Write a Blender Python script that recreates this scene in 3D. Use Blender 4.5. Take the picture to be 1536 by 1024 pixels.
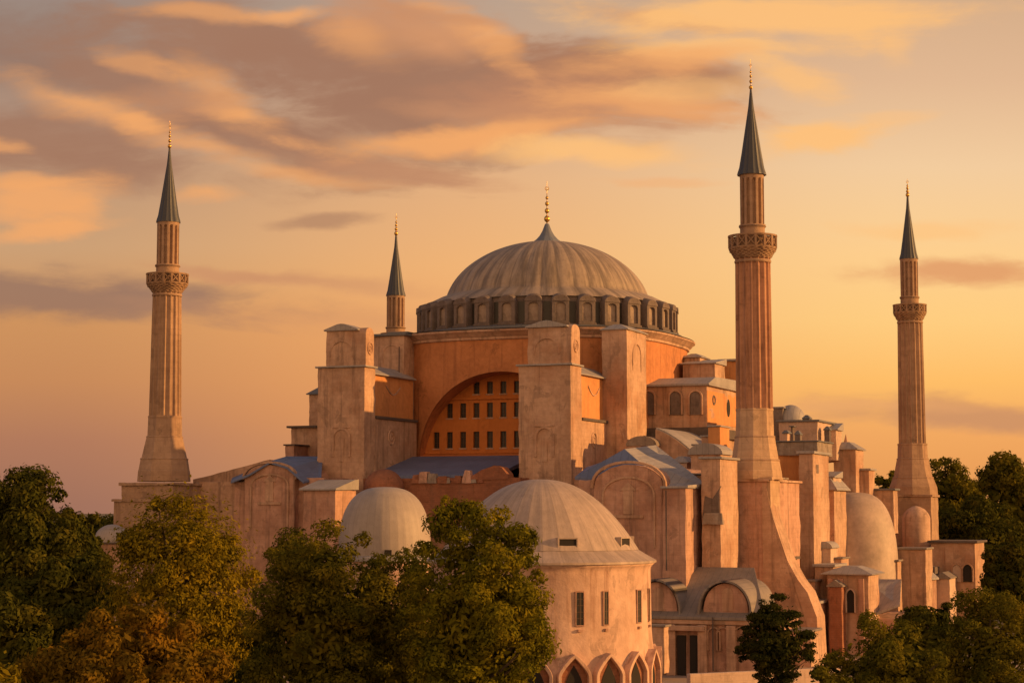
import bpy, bmesh, math, random
import numpy as np
from mathutils import Vector, Matrix
R = math.radians
sc = bpy.context.scene
for o in list(bpy.data.objects): bpy.data.objects.remove(o)

# ------------------------------------------------------------------ camera
FP = 2800.0                      # focal length in photo pixels (1536 wide)
PITCH = math.atan(253/2800)
CAMH = 16.0
cd = bpy.data.cameras.new('camera'); cam = bpy.data.objects.new('camera', cd)
sc.collection.objects.link(cam); sc.camera = cam
cam.location = (0, 0, CAMH); cam.rotation_euler = (math.pi/2+PITCH, 0, 0)
cd.sensor_fit = 'HORIZONTAL'; cd.sensor_width = 36; cd.lens = 36*FP/1536
cd.clip_start = 1; cd.clip_end = 20000

def ray(px, py):
    x = (px-768)/FP; y = (512-py)/FP
    f = Vector((0, math.cos(PITCH), math.sin(PITCH))); u = Vector((0, -math.sin(PITCH), math.cos(PITCH)))
    return f + u*y + Vector((x, 0, 0))
def W(px, py, Y):
    """world point seen at a photo pixel at distance Y"""
    d = ray(px, py); return Vector((0, 0, CAMH)) + d*(Y/d.y)

# ------------------------------------------------------------------ light
SUN_ELEV, SUN_AZ = 13.0, -3.0     # azimuth measured from +X, negative = towards the camera
sd = bpy.data.lights.new('sun', 'SUN'); sun = bpy.data.objects.new('sun', sd); sc.collection.objects.link(sun)
sd.energy = 5.0; sd.angle = R(0.6); sd.color = (1.0, 0.50, 0.15)
tosun = Vector((math.cos(R(SUN_AZ))*math.cos(R(SUN_ELEV)), math.sin(R(SUN_AZ))*math.cos(R(SUN_ELEV)), math.sin(R(SUN_ELEV))))
sun.rotation_euler = tosun.to_track_quat('Z', 'Y').to_euler()
sc.view_settings.view_transform = 'Standard'; sc.view_settings.look = 'None'
sc.view_settings.exposure = 0.0; sc.view_settings.gamma = 1

def lin(c):
    return tuple(((v/255)/12.92 if v/255 <= .04045 else ((v/255+.055)/1.055)**2.4) for v in c)

# ---- node helper
class NT:
    def __init__(s, tree): s.t = tree; s.n = tree.nodes; s.l = tree.links; s.n.clear()
    def add(s, typ, **kw):
        nd = s.n.new(typ)
        for k, v in kw.items():
            if k == 'ins':
                for i, val in v.items():
                    if isinstance(val, bpy.types.NodeSocket): s.l.new(val, nd.inputs[i])
                    else: nd.inputs[i].default_value = val
            else: setattr(nd, k, v)
        return nd
    def math(s, op, a, b=None, c=None, clamp=False):
        ins = {0: a}
        if b is not None: ins[1] = b
        if c is not None: ins[2] = c
        return s.add('ShaderNodeMath', operation=op, use_clamp=clamp, ins=ins).outputs[0]
    def mix(s, f, a, b, mode='MIX'):
        nd = s.add('ShaderNodeMix', data_type='RGBA', blend_type=mode)
        for i, v in ((0, f), (6, a), (7, b)):
            if isinstance(v, bpy.types.NodeSocket): s.l.new(v, nd.inputs[i])
            else: nd.inputs[i].default_value = v if i == 0 else (*v[:3], 1)
        return nd.outputs[2]
    def ramp(s, f, stops, interp='LINEAR'):
        nd = s.add('ShaderNodeValToRGB', ins={0: f}); cr = nd.color_ramp; cr.interpolation = interp
        while len(cr.elements) < len(stops): cr.elements.new(.5)
        for e, (p, c) in zip(cr.elements, stops): e.position = p; e.color = (*c[:3], 1)
        return nd.outputs[0]
    def maprange(s, v, a, b, c=0., d=1., smooth=True):
        nd = s.add('ShaderNodeMapRange', interpolation_type='SMOOTHSTEP' if smooth else 'LINEAR', clamp=True)
        s.l.new(v, nd.inputs[0])
        for i, x in ((1, a), (2, b), (3, c), (4, d)): nd.inputs[i].default_value = x
        return nd.outputs[0]
    def noise(s, vec, scale, detail=4, rough=.55, dist=0.):
        nd = s.add('ShaderNodeTexNoise', ins={'Scale': scale, 'Detail': detail, 'Roughness': rough, 'Distortion': dist})
        s.l.new(vec, nd.inputs['Vector']); return nd
    def mapping(s, vec, scale=(1, 1, 1), loc=(0, 0, 0), rot=(0, 0, 0), typ='POINT'):
        nd = s.add('ShaderNodeMapping', vector_type=typ); s.l.new(vec, nd.inputs[0])
        nd.inputs[1].default_value = loc; nd.inputs[2].default_value = rot; nd.inputs[3].default_value = scale
        return nd.outputs[0]

# ------------------------------------------------------------------ world: evening sky with cloud banks
wo = bpy.data.worlds.new('World'); sc.world = wo; wo.use_nodes = True
w = NT(wo.node_tree)
tc = w.add('ShaderNodeTexCoord').outputs['Generated']
sep = w.add('ShaderNodeSeparateXYZ', ins={0: tc})
ay = w.math('MAXIMUM', w.math('ABSOLUTE', sep.outputs[1]), .08)
U = w.math('DIVIDE', sep.outputs[0], ay)
V = w.math('DIVIDE', sep.outputs[2], ay)
def uv(px, py):
    d = ray(px, py); return d.x/d.y, d.z/d.y
def vpos(py): return uv(768, py)[1]/0.6           # ramp position, v range 0..0.6
vf = w.math('MULTIPLY', V, 1/0.6, clamp=True)
colL = [(760, (160, 112, 92)), (660, (178, 122, 92)), (570, (200, 138, 90)), (470, (208, 148, 94)), (370, (204, 160, 118)), (200, (180, 144, 120)), (30, (158, 138, 126))]
colM = [(760, (205, 142, 96)), (620, (232, 156, 94)), (500, (240, 168, 104)), (400, (240, 178, 116)), (270, (228, 176, 128)), (120, (200, 164, 136)), (0, (186, 160, 140))]
colR = [(760, (228, 150, 82)), (650, (242, 168, 96)), (570, (255, 190, 104)), (480, (255, 205, 128)), (380, (254, 207, 142)), (250, (243, 204, 158)), (120, (226, 184, 146)), (0, (214, 174, 138))]
zen = (96, 106, 132)
def rampc(cols): return w.ramp(vf, [(max(0, vpos(y)), lin(c)) for y, c in cols] + [(1.0, lin(zen))])
cu = lambda px: uv(px, 500)[0]
base = w.mix(w.maprange(U, cu(40), cu(760)), rampc(colL), rampc(colM))
base = w.mix(w.maprange(U, cu(600), cu(1420)), base, rampc(colR))
# high sky: Nishita
sky = w.add('ShaderNodeTexSky', sky_type='NISHITA', sun_disc=False)
sky.sun_elevation = R(SUN_ELEV); sky.sun_rotation = R(90-SUN_AZ); sky.air_density = 1.6; sky.dust_density = 3.0
nish = w.mix(1.0, sky.outputs[0], (.13, .10, .08), 'MULTIPLY')
base = w.mix(w.maprange(sep.outputs[2], .35, .85, 0, .7), base, nish)
# warm glow added to the sky behind the viewer to light the shaded fronts
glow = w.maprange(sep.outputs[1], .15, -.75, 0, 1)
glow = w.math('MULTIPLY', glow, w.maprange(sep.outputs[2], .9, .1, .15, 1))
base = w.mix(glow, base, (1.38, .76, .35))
# clouds
uvv = w.add('ShaderNodeCombineXYZ', ins={0: U, 1: V, 2: 0.0}).outputs[0]
nz = w.noise(w.mapping(uvv, scale=(7, 16, 1)), 1.0, 5, .55)
nz2 = w.noise(w.mapping(uvv, scale=(9, 34, 1), loc=(3, 7, 0), rot=(0, 0, R(-9))), 1.0, 6, .6, .6)
off = w.add('ShaderNodeVectorMath', operation='SUBTRACT', ins={0: nz.outputs['Color'], 1: (.5, .5, .5)}).outputs[0]
off = w.add('ShaderNodeVectorMath', operation='MULTIPLY', ins={0: off, 1: (.075, .030, 0)}).outputs[0]
duv = w.add('ShaderNodeVectorMath', operation='ADD', ins={0: uvv, 1: off}).outputs[0]
nf = w.math('SUBTRACT', nz2.outputs[0], .5)
DK, MV, OR, YL, PK = (164, 120, 96), (148, 114, 98), (244, 170, 106), (255, 193, 122), (204, 144, 104)
# px, py, rx, ry, tilt in degrees (+ rises to the right), colour, opacity, edge softness
clouds = [
 (70, 90, 230, 80, -6, MV, .75, .9), (190, 105, 150, 42, -16, DK, .75, .7), (60, 205, 240, 52, -4, DK, .8, .8), (170, 245, 200, 40, -8, DK, .7, .8),
 (370, 58, 215, 50, -10, DK, .92, .5), (490, 100, 180, 66, -12, DK, .92, .6), (620, 62, 175, 56, -22, PK, .9, .5), (600, 95, 120, 44, -8, DK, .5, .8),
 (690, 142, 270, 62, -3, DK, .95, .55), (930, 110, 165, 36, -4, (172, 122, 94), .95, .5), (850, 170, 220, 42, -2, (192, 134, 100), .9, .7),
 (560, 175, 190, 50, -10, DK, .9, .6), (430, 208, 190, 42, -13, DK, .92, .6), (580, 245, 160, 24, -10, (196, 140, 104), .8, .8),
 (90, 450, 300, 36, -3, MV, .8, .7), (230, 425, 150, 20, -6, MV, .45, .8), (360, 408, 120, 12, -8, PK, .7, .7), (480, 478, 260, 24, -3, PK, .35, 1.), (500, 425, 160, 12, -5, PK, .5, .9),
 (495, 331, 60, 12, 0, DK, .6, .7), (1450, 400, 150, 20, 1, (226, 158, 106), .9, .7), (1460, 625, 220, 26, -3, (206, 146, 102), .9, .7), (1290, 612, 160, 10, 0, (236, 168, 106), .6, .9),
 (1010, 30, 130, 18, -5, PK, .8, .6),
 (310, 15, 110, 15, -4, OR, .6, .8), (412, 20, 55, 13, 0, OR, .8, .6),
 (545, 62, 75, 28, -25, OR, .5, 1.), (712, 62, 100, 20, -32, OR, .7, .8), (640, 30, 90, 12, -12, PK, .7, .6), (655, 70, 70, 30, -20, (220, 154, 106), .6, .9),
 (110, 140, 120, 26, -15, OR, .62, 1.), (160, 158, 60, 18, -20, OR, .6, .9), (216, 183, 34, 13, -12, OR, .8, .7), (215, 88, 60, 16, -20, OR, .5, .8),
 (335, 138, 80, 32, -38, OR, .6, .9), (366, 168, 56, 13, -8, OR, .75, .8), (290, 150, 80, 24, 0, PK, .5, .9),
 (60, 300, 115, 46, 4, OR, .85, .7), (20, 262, 80, 14, 0, OR, .6, .7), (55, 348, 120, 14, 8, OR, .8, .6), (130, 320, 50, 22, 30, OR, .4, .9), (10, 205, 50, 10, -8, OR, .6, .7),
 (305, 216, 85, 13, -10, OR, .6, .8), (440, 252, 130, 13, -7, OR, .6, .9), (318, 290, 48, 14, 0, OR, .75, .8),
 (640, 204, 180, 18, 2, OR, .9, .6), (760, 192, 170, 16, 2, OR, .8, .8), (890, 224, 150, 18, -3, YL, .85, .7), (960, 165, 150, 22, -5, OR, .75, .8), (1020, 140, 100, 18, 4, YL, .5, .9), (720, 170, 140, 14, -3, PK, .6, .8),
 (1160, 20, 260, 40, 0, YL, .9, .6), (1070, 76, 160, 18, 3, YL, .8, .6), (1000, 95, 130, 20, 6, OR, .7, .8), (1357, 58, 34, 30, 50, YL, .45, .9), (1190, 118, 90, 24, -5, YL, .75, .7), (1130, 95, 60, 12, 0, YL, .5, .8),
 (1232, 205, 105, 20, 8, YL, .9, .6), (1350, 172, 60, 10, 0, YL, .4, .8), (1400, 335, 110, 14, 0, YL, .5, .8), (990, 266, 70, 8, 0, OR, .35, .8),
]
nf3 = w.math('SUBTRACT', w.noise(w.mapping(duv, scale=(26, 70, 1), rot=(0, 0, R(-8))), 1.0, 5, .6).outputs[0], .5)
nsum = w.math('MULTIPLY_ADD', nf, 1.9, w.math('MULTIPLY', nf3, 1.1))
col = base
for (px, py, rx, ry, ang, c, op, sf) in clouds:
    u0, v0 = uv(px, py)
    m = w.mapping(duv, typ='TEXTURE', loc=(u0, v0, 0), rot=(0, 0, R(ang)), scale=(rx/FP, ry/FP, 1))
    d = w.add('ShaderNodeVectorMath', operation='LENGTH', ins={0: m}).outputs['Value']
    q = w.math('SUBTRACT', w.math('ADD', nsum, 1.5), d)
    col = w.mix(w.maprange(q, 0.0, sf+.5, 0, op), col, lin(c))
front = w.math('GREATER_THAN', sep.outputs[1], 0)
# behind the viewer and high up the base sky with its added glow, without the shaped clouds
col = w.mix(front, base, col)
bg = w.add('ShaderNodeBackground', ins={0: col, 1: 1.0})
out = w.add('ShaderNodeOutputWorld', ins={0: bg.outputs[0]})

# ------------------------------------------------------------------ materials
MATS = {}
def principled(nt, **kw):
    b = nt.add('ShaderNodeBsdfPrincipled')
    for k, v in kw.items():
        k = k.replace('_', ' ')
        if isinstance(v, bpy.types.NodeSocket): nt.l.new(v, b.inputs[k])
        else: b.inputs[k].default_value = v
    nt.add('ShaderNodeOutputMaterial', ins={0: b.outputs[0]}); return b
def newmat(name):
    m = bpy.data.materials.new(name); m.use_nodes = True; MATS[name] = m; return NT(m.node_tree)

def stone(name, c, var=.30, streak=.5, brick=.3, bsize=(1.1, .5), stain=(.16, .10, .07), rough=.9, patch=None, bump=.5):
    t = newmat(name)
    tc = t.add('ShaderNodeTexCoord').outputs['Object']
    s = t.add('ShaderNodeSeparateXYZ', ins={0: tc})
    n1 = t.noise(tc, .22, 6, .62).outputs[0]
    n2 = t.noise(tc, 1.7, 6, .6).outputs[0]
    st = t.noise(t.mapping(tc, scale=(1.3, 1.3, .08)), 1.0, 6, .62, .3).outputs[0]
    k = t.math('MULTIPLY_ADD', t.math('SUBTRACT', n1, .5), var*3.2, t.math('MULTIPLY_ADD', t.math('SUBTRACT', n2, .5), var*1.8, 1.0))
    col = t.mix(1.0, c, t.add('ShaderNodeCombineXYZ', ins={0: k, 1: t.math('POWER', k, 1.15), 2: t.math('POWER', k, 1.25)}).outputs[0], 'MULTIPLY')
    if patch:
        col = t.mix(t.maprange(t.noise(t.mapping(tc, loc=(9, 3, 5)), .16, 5, .6).outputs[0], .5, .68, 0, .75), col, patch)
    hv = t.math('ADD', s.outputs[0], s.outputs[1])
    bv = t.add('ShaderNodeCombineXYZ', ins={0: hv, 1: s.outputs[2], 2: 0.0}).outputs[0]
    br = t.add('ShaderNodeTexBrick', ins={'Color1': (1, 1, 1, 1), 'Color2': (.72, .72, .72, 1), 'Mortar': (.45, .45, .45, 1), 'Scale': 1.0,
        'Mortar Size': .018, 'Mortar Smooth': .6, 'Bias': -.2, 'Brick Width': bsize[0], 'Row Height': bsize[1]})
    t.l.new(bv, br.inputs['Vector'])
    if brick > 0: col = t.mix(brick, col, br.outputs[0], 'MULTIPLY')
    # lost plaster: irregular patches where darker, coursed masonry shows
    pn = t.noise(t.mapping(tc, loc=(4, 8, 2), scale=(1, 1, .8)), .42, 8, .66, .6).outputs[0]
    pm = t.maprange(pn, .585, .61, 0, .55*min(1, var*3.4))
    col = t.mix(pm, col, t.mix(.8, tuple(x*.62 for x in c), br.outputs[0], 'MULTIPLY'))
    col = t.mix(t.maprange(st, .50, .70, 0, streak), col, stain)
    h = t.math('MULTIPLY_ADD', n2, .9, t.math('MULTIPLY', br.outputs[0], .25*min(1, brick*3)))
    h = t.math('ADD', h, t.math('MULTIPLY', t.noise(tc, 7, 4).outputs[0], .2))
    bp = t.add('ShaderNodeBump', ins={'Strength': bump, 'Distance': .12, 'Height': h}).outputs[0]
    principled(t, Base_Color=col, Roughness=rough, Normal=bp)
    return MATS[name]

def lead(name, c, var=.2, rough=.6, nrib=0, seam=0., stain=.35):
    """sheet lead; nrib = meridian seams of a dome centred on the object's origin, seam = straight seam spacing"""
    t = newmat(name)
    tc = t.add('ShaderNodeTexCoord').outputs['Object']
    s = t.add('ShaderNodeSeparateXYZ', ins={0: tc})
    n1 = t.noise(tc, .35, 6, .6).outputs[0]; n2 = t.noise(tc, 2.2, 5, .6).outputs[0]
    k = t.math('MULTIPLY_ADD', t.math('SUBTRACT', n1, .5), var*3, t.math('MULTIPLY_ADD', t.math('SUBTRACT', n2, .5), var*1.6, 1.0))
    col = t.mix(1.0, c, t.add('ShaderNodeCombineXYZ', ins={0: k, 1: k, 2: k}).outputs[0], 'MULTIPLY')
    hgt = t.math('MULTIPLY', n2, .5)
    if nrib:
        ang = t.math('ARCTAN2', s.outputs[1], s.outputs[0])
        av = t.add('ShaderNodeCombineXYZ', ins={0: t.math('MULTIPLY', ang, nrib/6.283*1.9), 1: t.math('MULTIPLY', s.outputs[2], .12), 2: 0.0}).outputs[0]
        sn = t.noise(av, 1.0, 5, .65).outputs[0]
        col = t.mix(t.maprange(sn, .40, .62, 0, stain), col, tuple(x*.38 for x in c))
        cs = t.math('ABSOLUTE', t.math('SINE', t.math('MULTIPLY', ang, nrib/2)))
        edge = t.maprange(cs, 0.0, .2, 1, 0)
        col = t.mix(t.math('MULTIPLY', edge, .12+.4*stain), col, (.1, .08, .07))
        lap = t.math('PINGPONG', t.math('ADD', s.outputs[2], t.math('MULTIPLY', t.noise(t.mapping(av, scale=(1, 0, 0)), 3.0, 0).outputs[0], 1.2)), .55)
        col = t.mix(t.math('MULTIPLY', t.maprange(lap, 0, .05, 1, 0), .22), col, (.1, .08, .07))
    if seam:
        sw = t.math('PINGPONG', t.math('ADD', s.outputs[0], t.math('MULTIPLY', s.outputs[1], .0)), seam/2)
        e2 = t.maprange(sw, 0.0, .05, 1, 0)
        col = t.mix(t.math('MULTIPLY', e2, .4), col, (.06, .06, .07))
        hgt = t.math('ADD', hgt, t.math('MULTIPLY', e2, .5))
    bp = t.add('ShaderNodeBump', ins={'Strength': .35, 'Distance': .08, 'Height': hgt}).outputs[0]
    principled(t, Base_Color=col, Roughness=rough, Normal=bp, Metallic=0.0)
    return MATS[name]

stone('stone', (.51, .325, .225), var=.36, streak=.62, patch=(.42, .22, .13))
stone('minaret_base', (.52, .345, .22), var=.25, streak=.4, brick=.4, bsize=(1.4, .7), stain=(.2, .12, .08))
stone('balcony_stone', (.36, .225, .14), var=.35, streak=.6, brick=.2, stain=(.12, .07, .045))
stone('stone_pale', (.56, .40, .31), var=.18, streak=.25)
stone('stone_rose', (.50, .29, .21), var=.36, patch=(.36, .18, .12), streak=.6)
stone('plaster_orange', (.50, .205, .08), var=.3, streak=.45, brick=.0, stain=(.22, .08, .035))
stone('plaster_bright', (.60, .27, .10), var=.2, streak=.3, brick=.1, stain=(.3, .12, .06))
stone('plaster_tymp', (.56, .195, .045), var=.16, streak=.3, brick=.0, stain=(.25, .07, .02))
stone('dark_stone', (.17, .13, .115), var=.4, streak=.5, brick=.2, stain=(.05, .04, .035), bump=.8)
stone('grey_stone', (.30, .24, .20), var=.35, streak=.5, brick=.2, stain=(.09, .065, .05), bump=.8)
stone('ring_panel', (.33, .25, .20), var=.35, streak=.4, brick=.3, stain=(.1, .07, .05))
stone('minaret_stone', (.40, .255, .165), var=.3, streak=.6, brick=.4, bsize=(1.4, .7), stain=(.22, .13, .09))
stone('minaret_brick', (.46, .24, .145), var=.3, streak=.75, brick=.25, bsize=(.9, .4), stain=(.16, .08, .05))
stone('tomb_plaster', (.60, .39, .29), var=.3, streak=.8, brick=.0, stain=(.30, .15, .10))
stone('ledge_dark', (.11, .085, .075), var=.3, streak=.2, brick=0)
stone('brick_red', (.30, .12, .065), var=.35, streak=.3, brick=.5, bsize=(.6, .25))
lead('dome_lead', (.37, .285, .215), nrib=40, stain=.75, var=.25)
lead('half_dome_lead', (.44, .33, .26), stain=.3, var=.35)
lead('lead', (.33, .30, .29), seam=.7, var=.3)
lead('lead_mid', (.22, .185, .165), seam=.7, var=.3)
lead('lead_blue', (.12, .155, .28), seam=.8, var=.3)
lead('lead_dark', (.14, .14, .15), seam=.7)
lead('tomb_lead', (.45, .34, .275), nrib=36, stain=.32, var=.3)
lead('cap_lead', (.17, .19, .24), nrib=16)
lead('spire_lead', (.05, .055, .07), nrib=16, rough=.5, stain=.2)
t = newmat('gold'); principled(t, Base_Color=(.72, .42, .10, 1), Metallic=.9, Roughness=.32)
t = newmat('window_glass'); 
tc_ = t.add('ShaderNodeTexCoord').outputs['Object']
principled(t, Base_Color=t.mix(t.noise(tc_, 1.5).outputs[0], (.012, .010, .008), (.035, .028, .022)), Roughness=.4)
t = newmat('frame_paint'); principled(t, Base_Color=(.10, .055, .03, 1), Roughness=.7)
t = newmat('void_dark'); principled(t, Base_Color=(.02, .015, .012, 1), Roughness=.9)
def bark():
    t = newmat('bark'); tc = t.add('ShaderNodeTexCoord').outputs['Object']
    n = t.noise(t.mapping(tc, scale=(6, 6, 1)), 1.5, 5).outputs[0]
    principled(t, Base_Color=t.mix(n, (.05, .035, .025), (.12, .085, .06)), Roughness=.9,
               Normal=t.add('ShaderNodeBump', ins={'Strength': .6, 'Distance': .05, 'Height': n}).outputs[0])
bark()
def leafmat(name, c1, c2, c3, trans=.35):
    t = newmat(name); tc = t.add('ShaderNodeTexCoord').outputs['Object']
    n = t.noise(tc, .55, 5, .6).outputs[0]
    g = t.add('ShaderNodeNewGeometry').outputs['Random Per Island']
    c = t.ramp(t.maprange(n, .3, .7, 0, 1, False), [(0, c1), (.5, c2), (1, c3)])
    k = t.math('MULTIPLY_ADD', g, .5, .75)
    c = t.mix(1.0, c, t.add('ShaderNodeCombineXYZ', ins={0: k, 1: k, 2: k}).outputs[0], 'MULTIPLY')
    d = t.add('ShaderNodeBsdfDiffuse', ins={0: c}); tr = t.add('ShaderNodeBsdfTranslucent', ins={0: c})
    ms = t.add('ShaderNodeMixShader', ins={0: trans, 1: d.outputs[0], 2: tr.outputs[0]})
    t.add('ShaderNodeOutputMaterial', ins={0: ms.outputs[0]})
leafmat('leaf_yellow', (.12, .10, .010), (.22, .17, .012), (.34, .235, .015))
leafmat('leaf_autumn', (.11, .082, .012), (.19, .12, .014), (.27, .14, .015))
leafmat('leaf_green', (.070, .075, .011), (.13, .118, .014), (.23, .175, .017))
leafmat('leaf_olive', (.09, .095, .010), (.17, .155, .012), (.29, .225, .016))
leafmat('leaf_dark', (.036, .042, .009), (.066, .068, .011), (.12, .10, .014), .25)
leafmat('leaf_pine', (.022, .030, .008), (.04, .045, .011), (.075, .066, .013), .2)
t = newmat('ground'); tc = t.add('ShaderNodeTexCoord').outputs['Object']
n = t.noise(tc, .15, 6).outputs[0]; n3 = t.noise(tc, 3, 5).outputs[0]
principled(t, Base_Color=t.mix(t.maprange(n, .35, .65), t.mix(n3, (.05, .05, .02), (.10, .08, .035)), (.20, .15, .11)), Roughness=.95)
t = newmat('paving'); tc = t.add('ShaderNodeTexCoord').outputs['Object']
principled(t, Base_Color=t.mix(t.noise(tc, .6, 6).outputs[0], (.28, .20, .15), (.42, .31, .24)), Roughness=.9)

_wt = []
def worn_tex():
    if not _wt:
        x = bpy.data.textures.new('worn', 'CLOUDS'); x.noise_scale = 1.6; x.noise_depth = 3; _wt.append(x)
    return _wt[0]
# ------------------------------------------------------------------ mesh builder
class MB:
    def __init__(s): s.v = []; s.f = []
    def add(s, vs, fs):
        k = len(s.v); s.v += [tuple(p) for p in vs]; s.f += [tuple(i+k for i in f) for f in fs]; return s
    def box(s, x0, x1, y0, y1, z0, z1, top=0., topx=None):
        """top: inset of the upper face (batter)"""
        tx = top if topx is None else topx
        return s.add([(x0, y0, z0), (x1, y0, z0), (x1, y1, z0), (x0, y1, z0),
                      (x0+tx, y0+top, z1), (x1-tx, y0+top, z1), (x1-tx, y1-top, z1), (x0+tx, y1-top, z1)],
                     [(3, 2, 1, 0), (4, 5, 6, 7), (0, 1, 5, 4), (1, 2, 6, 5), (2, 3, 7, 6), (3, 0, 4, 7)])
    def prism(s, poly, d0, d1, axis='y'):
        """poly of (u, z) extruded along y (u = x) or along x (u = y); or (x, y) along z"""
        n = len(poly)
        g = {'y': lambda p, d: (p[0], d, p[1]), 'x': lambda p, d: (d, p[0], p[1]), 'z': lambda p, d: (p[0], p[1], d)}[axis]
        vs = [g(p, d0) for p in poly] + [g(p, d1) for p in poly]
        fs = [tuple(range(n)), tuple(range(2*n-1, n-1, -1))] + [(i, n+i, n+(i+1) % n, (i+1) % n) for i in range(n)]
        return s.add(vs, fs)
    def lathe(s, prof, n=48, c=(0, 0), a0=0., a1=2*math.pi, mod=None, close=True):
        full = abs(a1-a0-2*math.pi) < 1e-6; m = n if full else n+1
        vs = []
        for j, (r, z) in enumerate(prof):
            for i in range(m):
                a = a0+(a1-a0)*i/n; rr = r if mod is None else mod(r, z, a, j)
                vs.append((c[0]+rr*math.cos(a), c[1]+rr*math.sin(a), z))
        fs = []
        for j in range(len(prof)-1):
            for i in range(n):
                i2 = (i+1) % m if full else i+1
                fs.append((j*m+i, j*m+i2, (j+1)*m+i2, (j+1)*m+i))
        if full and close:
            if prof[0][0] > 1e-4: fs.append(tuple(range(m-1, -1, -1)))
            if prof[-1][0] > 1e-4: fs.append(tuple((len(prof)-1)*m+i for i in range(m)))
        return s.add(vs, fs)
    def tube(s, pts, rads, n=8):
        vs = []; 
        for i, p in enumerate(pts):
            p = Vector(p); d = (Vector(pts[min(i+1, len(pts)-1)])-Vector(pts[max(i-1, 0)])).normalized()
            a = d.orthogonal().normalized(); b = d.cross(a)
            for k in range(n):
                t_ = 2*math.pi*k/n; vs.append(p+(a*math.cos(t_)+b*math.sin(t_))*rads[i])
        fs = [(j*n+k, j*n+(k+1) % n, (j+1)*n+(k+1) % n, (j+1)*n+k) for j in range(len(pts)-1) for k in range(n)]
        fs += [tuple(range(n)), tuple((len(pts)-1)*n+k for k in range(n))]
        return s.add(vs, fs)
    def xf(s, M):
        s.v = [tuple(M @ Vector(p)) for p in s.v]; return s
    def build(s, name, mat, parent=None, smooth=False, bevel=0., loc=(0, 0, 0), rotz=0., origin=None):
        vs = s.v
        if origin is not None:
            vs = [(p[0]-origin[0], p[1]-origin[1], p[2]-origin[2]) for p in vs]; loc = origin
        me = bpy.data.meshes.new(name); me.from_pydata(vs, [], s.f); me.update()
        bm = bmesh.new(); bm.from_mesh(me); bmesh.ops.remove_doubles(bm, verts=bm.verts, dist=1e-5)
        bmesh.ops.recalc_face_normals(bm, faces=bm.faces); bm.to_mesh(me); bm.free()
        me.materials.append(MATS[mat] if isinstance(mat, str) else mat)
        o = bpy.data.objects.new(name, me); sc.collection.objects.link(o)
        o.location = loc; o.rotation_euler.z = rotz
        if parent is not None: o.parent = parent
        if smooth:
            me.polygons.foreach_set('use_smooth', [True]*len(me.polygons))
            if smooth != 'all':
                try: me.set_sharp_from_angle(angle=R(smooth if smooth is not True else 40))
                except Exception: pass
        if bevel:
            if bevel >= .075:
                sb = o.modifiers.new('fine', 'SUBSURF'); sb.subdivision_type = 'SIMPLE'; sb.levels = sb.render_levels = 4
                dp = o.modifiers.new('worn', 'DISPLACE'); dp.texture = worn_tex(); dp.strength = .34; dp.mid_level = .5; dp.texture_coords = 'GLOBAL'
                return o
            bv = o.modifiers.new('soft_edges', 'BEVEL'); bv.width = bevel; bv.segments = 2; bv.limit_method = 'ANGLE'; bv.angle_limit = R(35)
        return o

def tag(o, label=None, cat=None, group=None, kind=None):
    if label: o['label'] = label
    if cat: o['category'] = cat
    if group: o['group'] = group
    if kind: o['kind'] = kind
    return o
def empty(name, loc, rz=0.):
    o = bpy.data.objects.new(name, None); sc.collection.objects.link(o); o.location = loc; o.rotation_euler.z = rz; o.empty_display_size = 2
    return o

# ------------------------------------------------------------------ ground
tag(MB().add([(-6000, -300, 0), (6000, -300, 0), (6000, 9000, 0), (-6000, 9000, 0)], [(0, 1, 2, 3)]).build('ground', 'ground'), kind='structure')
tag(MB().add([(-60, 120, .006), (110, 120, .006), (110, 206, .006), (-60, 206, .006)], [(0, 1, 2, 3)]).build('paved_yard', 'paving'), kind='structure')

# ------------------------------------------------------------------ the mosque, in its own frame
TH = R(22); OY = 260.; OX = (821-768)/2800*260
mosque = tag(empty('mosque', (OX, OY, 0), -TH), 'huge old domed mosque of rose and orange stone with stepped buttress towers and lead roofs', 'mosque')
MO = Vector((OX, OY, 0)); MROT = Matrix.Rotation(TH, 3, 'Z')
def lray(px, py):
    return MROT @ (Vector((0, 0, CAMH))-MO), MROT @ ray(px, py)
def F(px, py, b):
    """-> (x, z) in the mosque's frame on its plane b metres in front of the dome's centre"""
    o, d = lray(px, py); t = (-b-o.y)/d.y; p = o+d*t; return p.x, p.z
def S(px, py, a):
    """-> (b, z) on the side plane x = a"""
    o, d = lray(px, py); t = (a-o.x)/d.x; p = o+d*t; return -p.y, p.z

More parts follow.
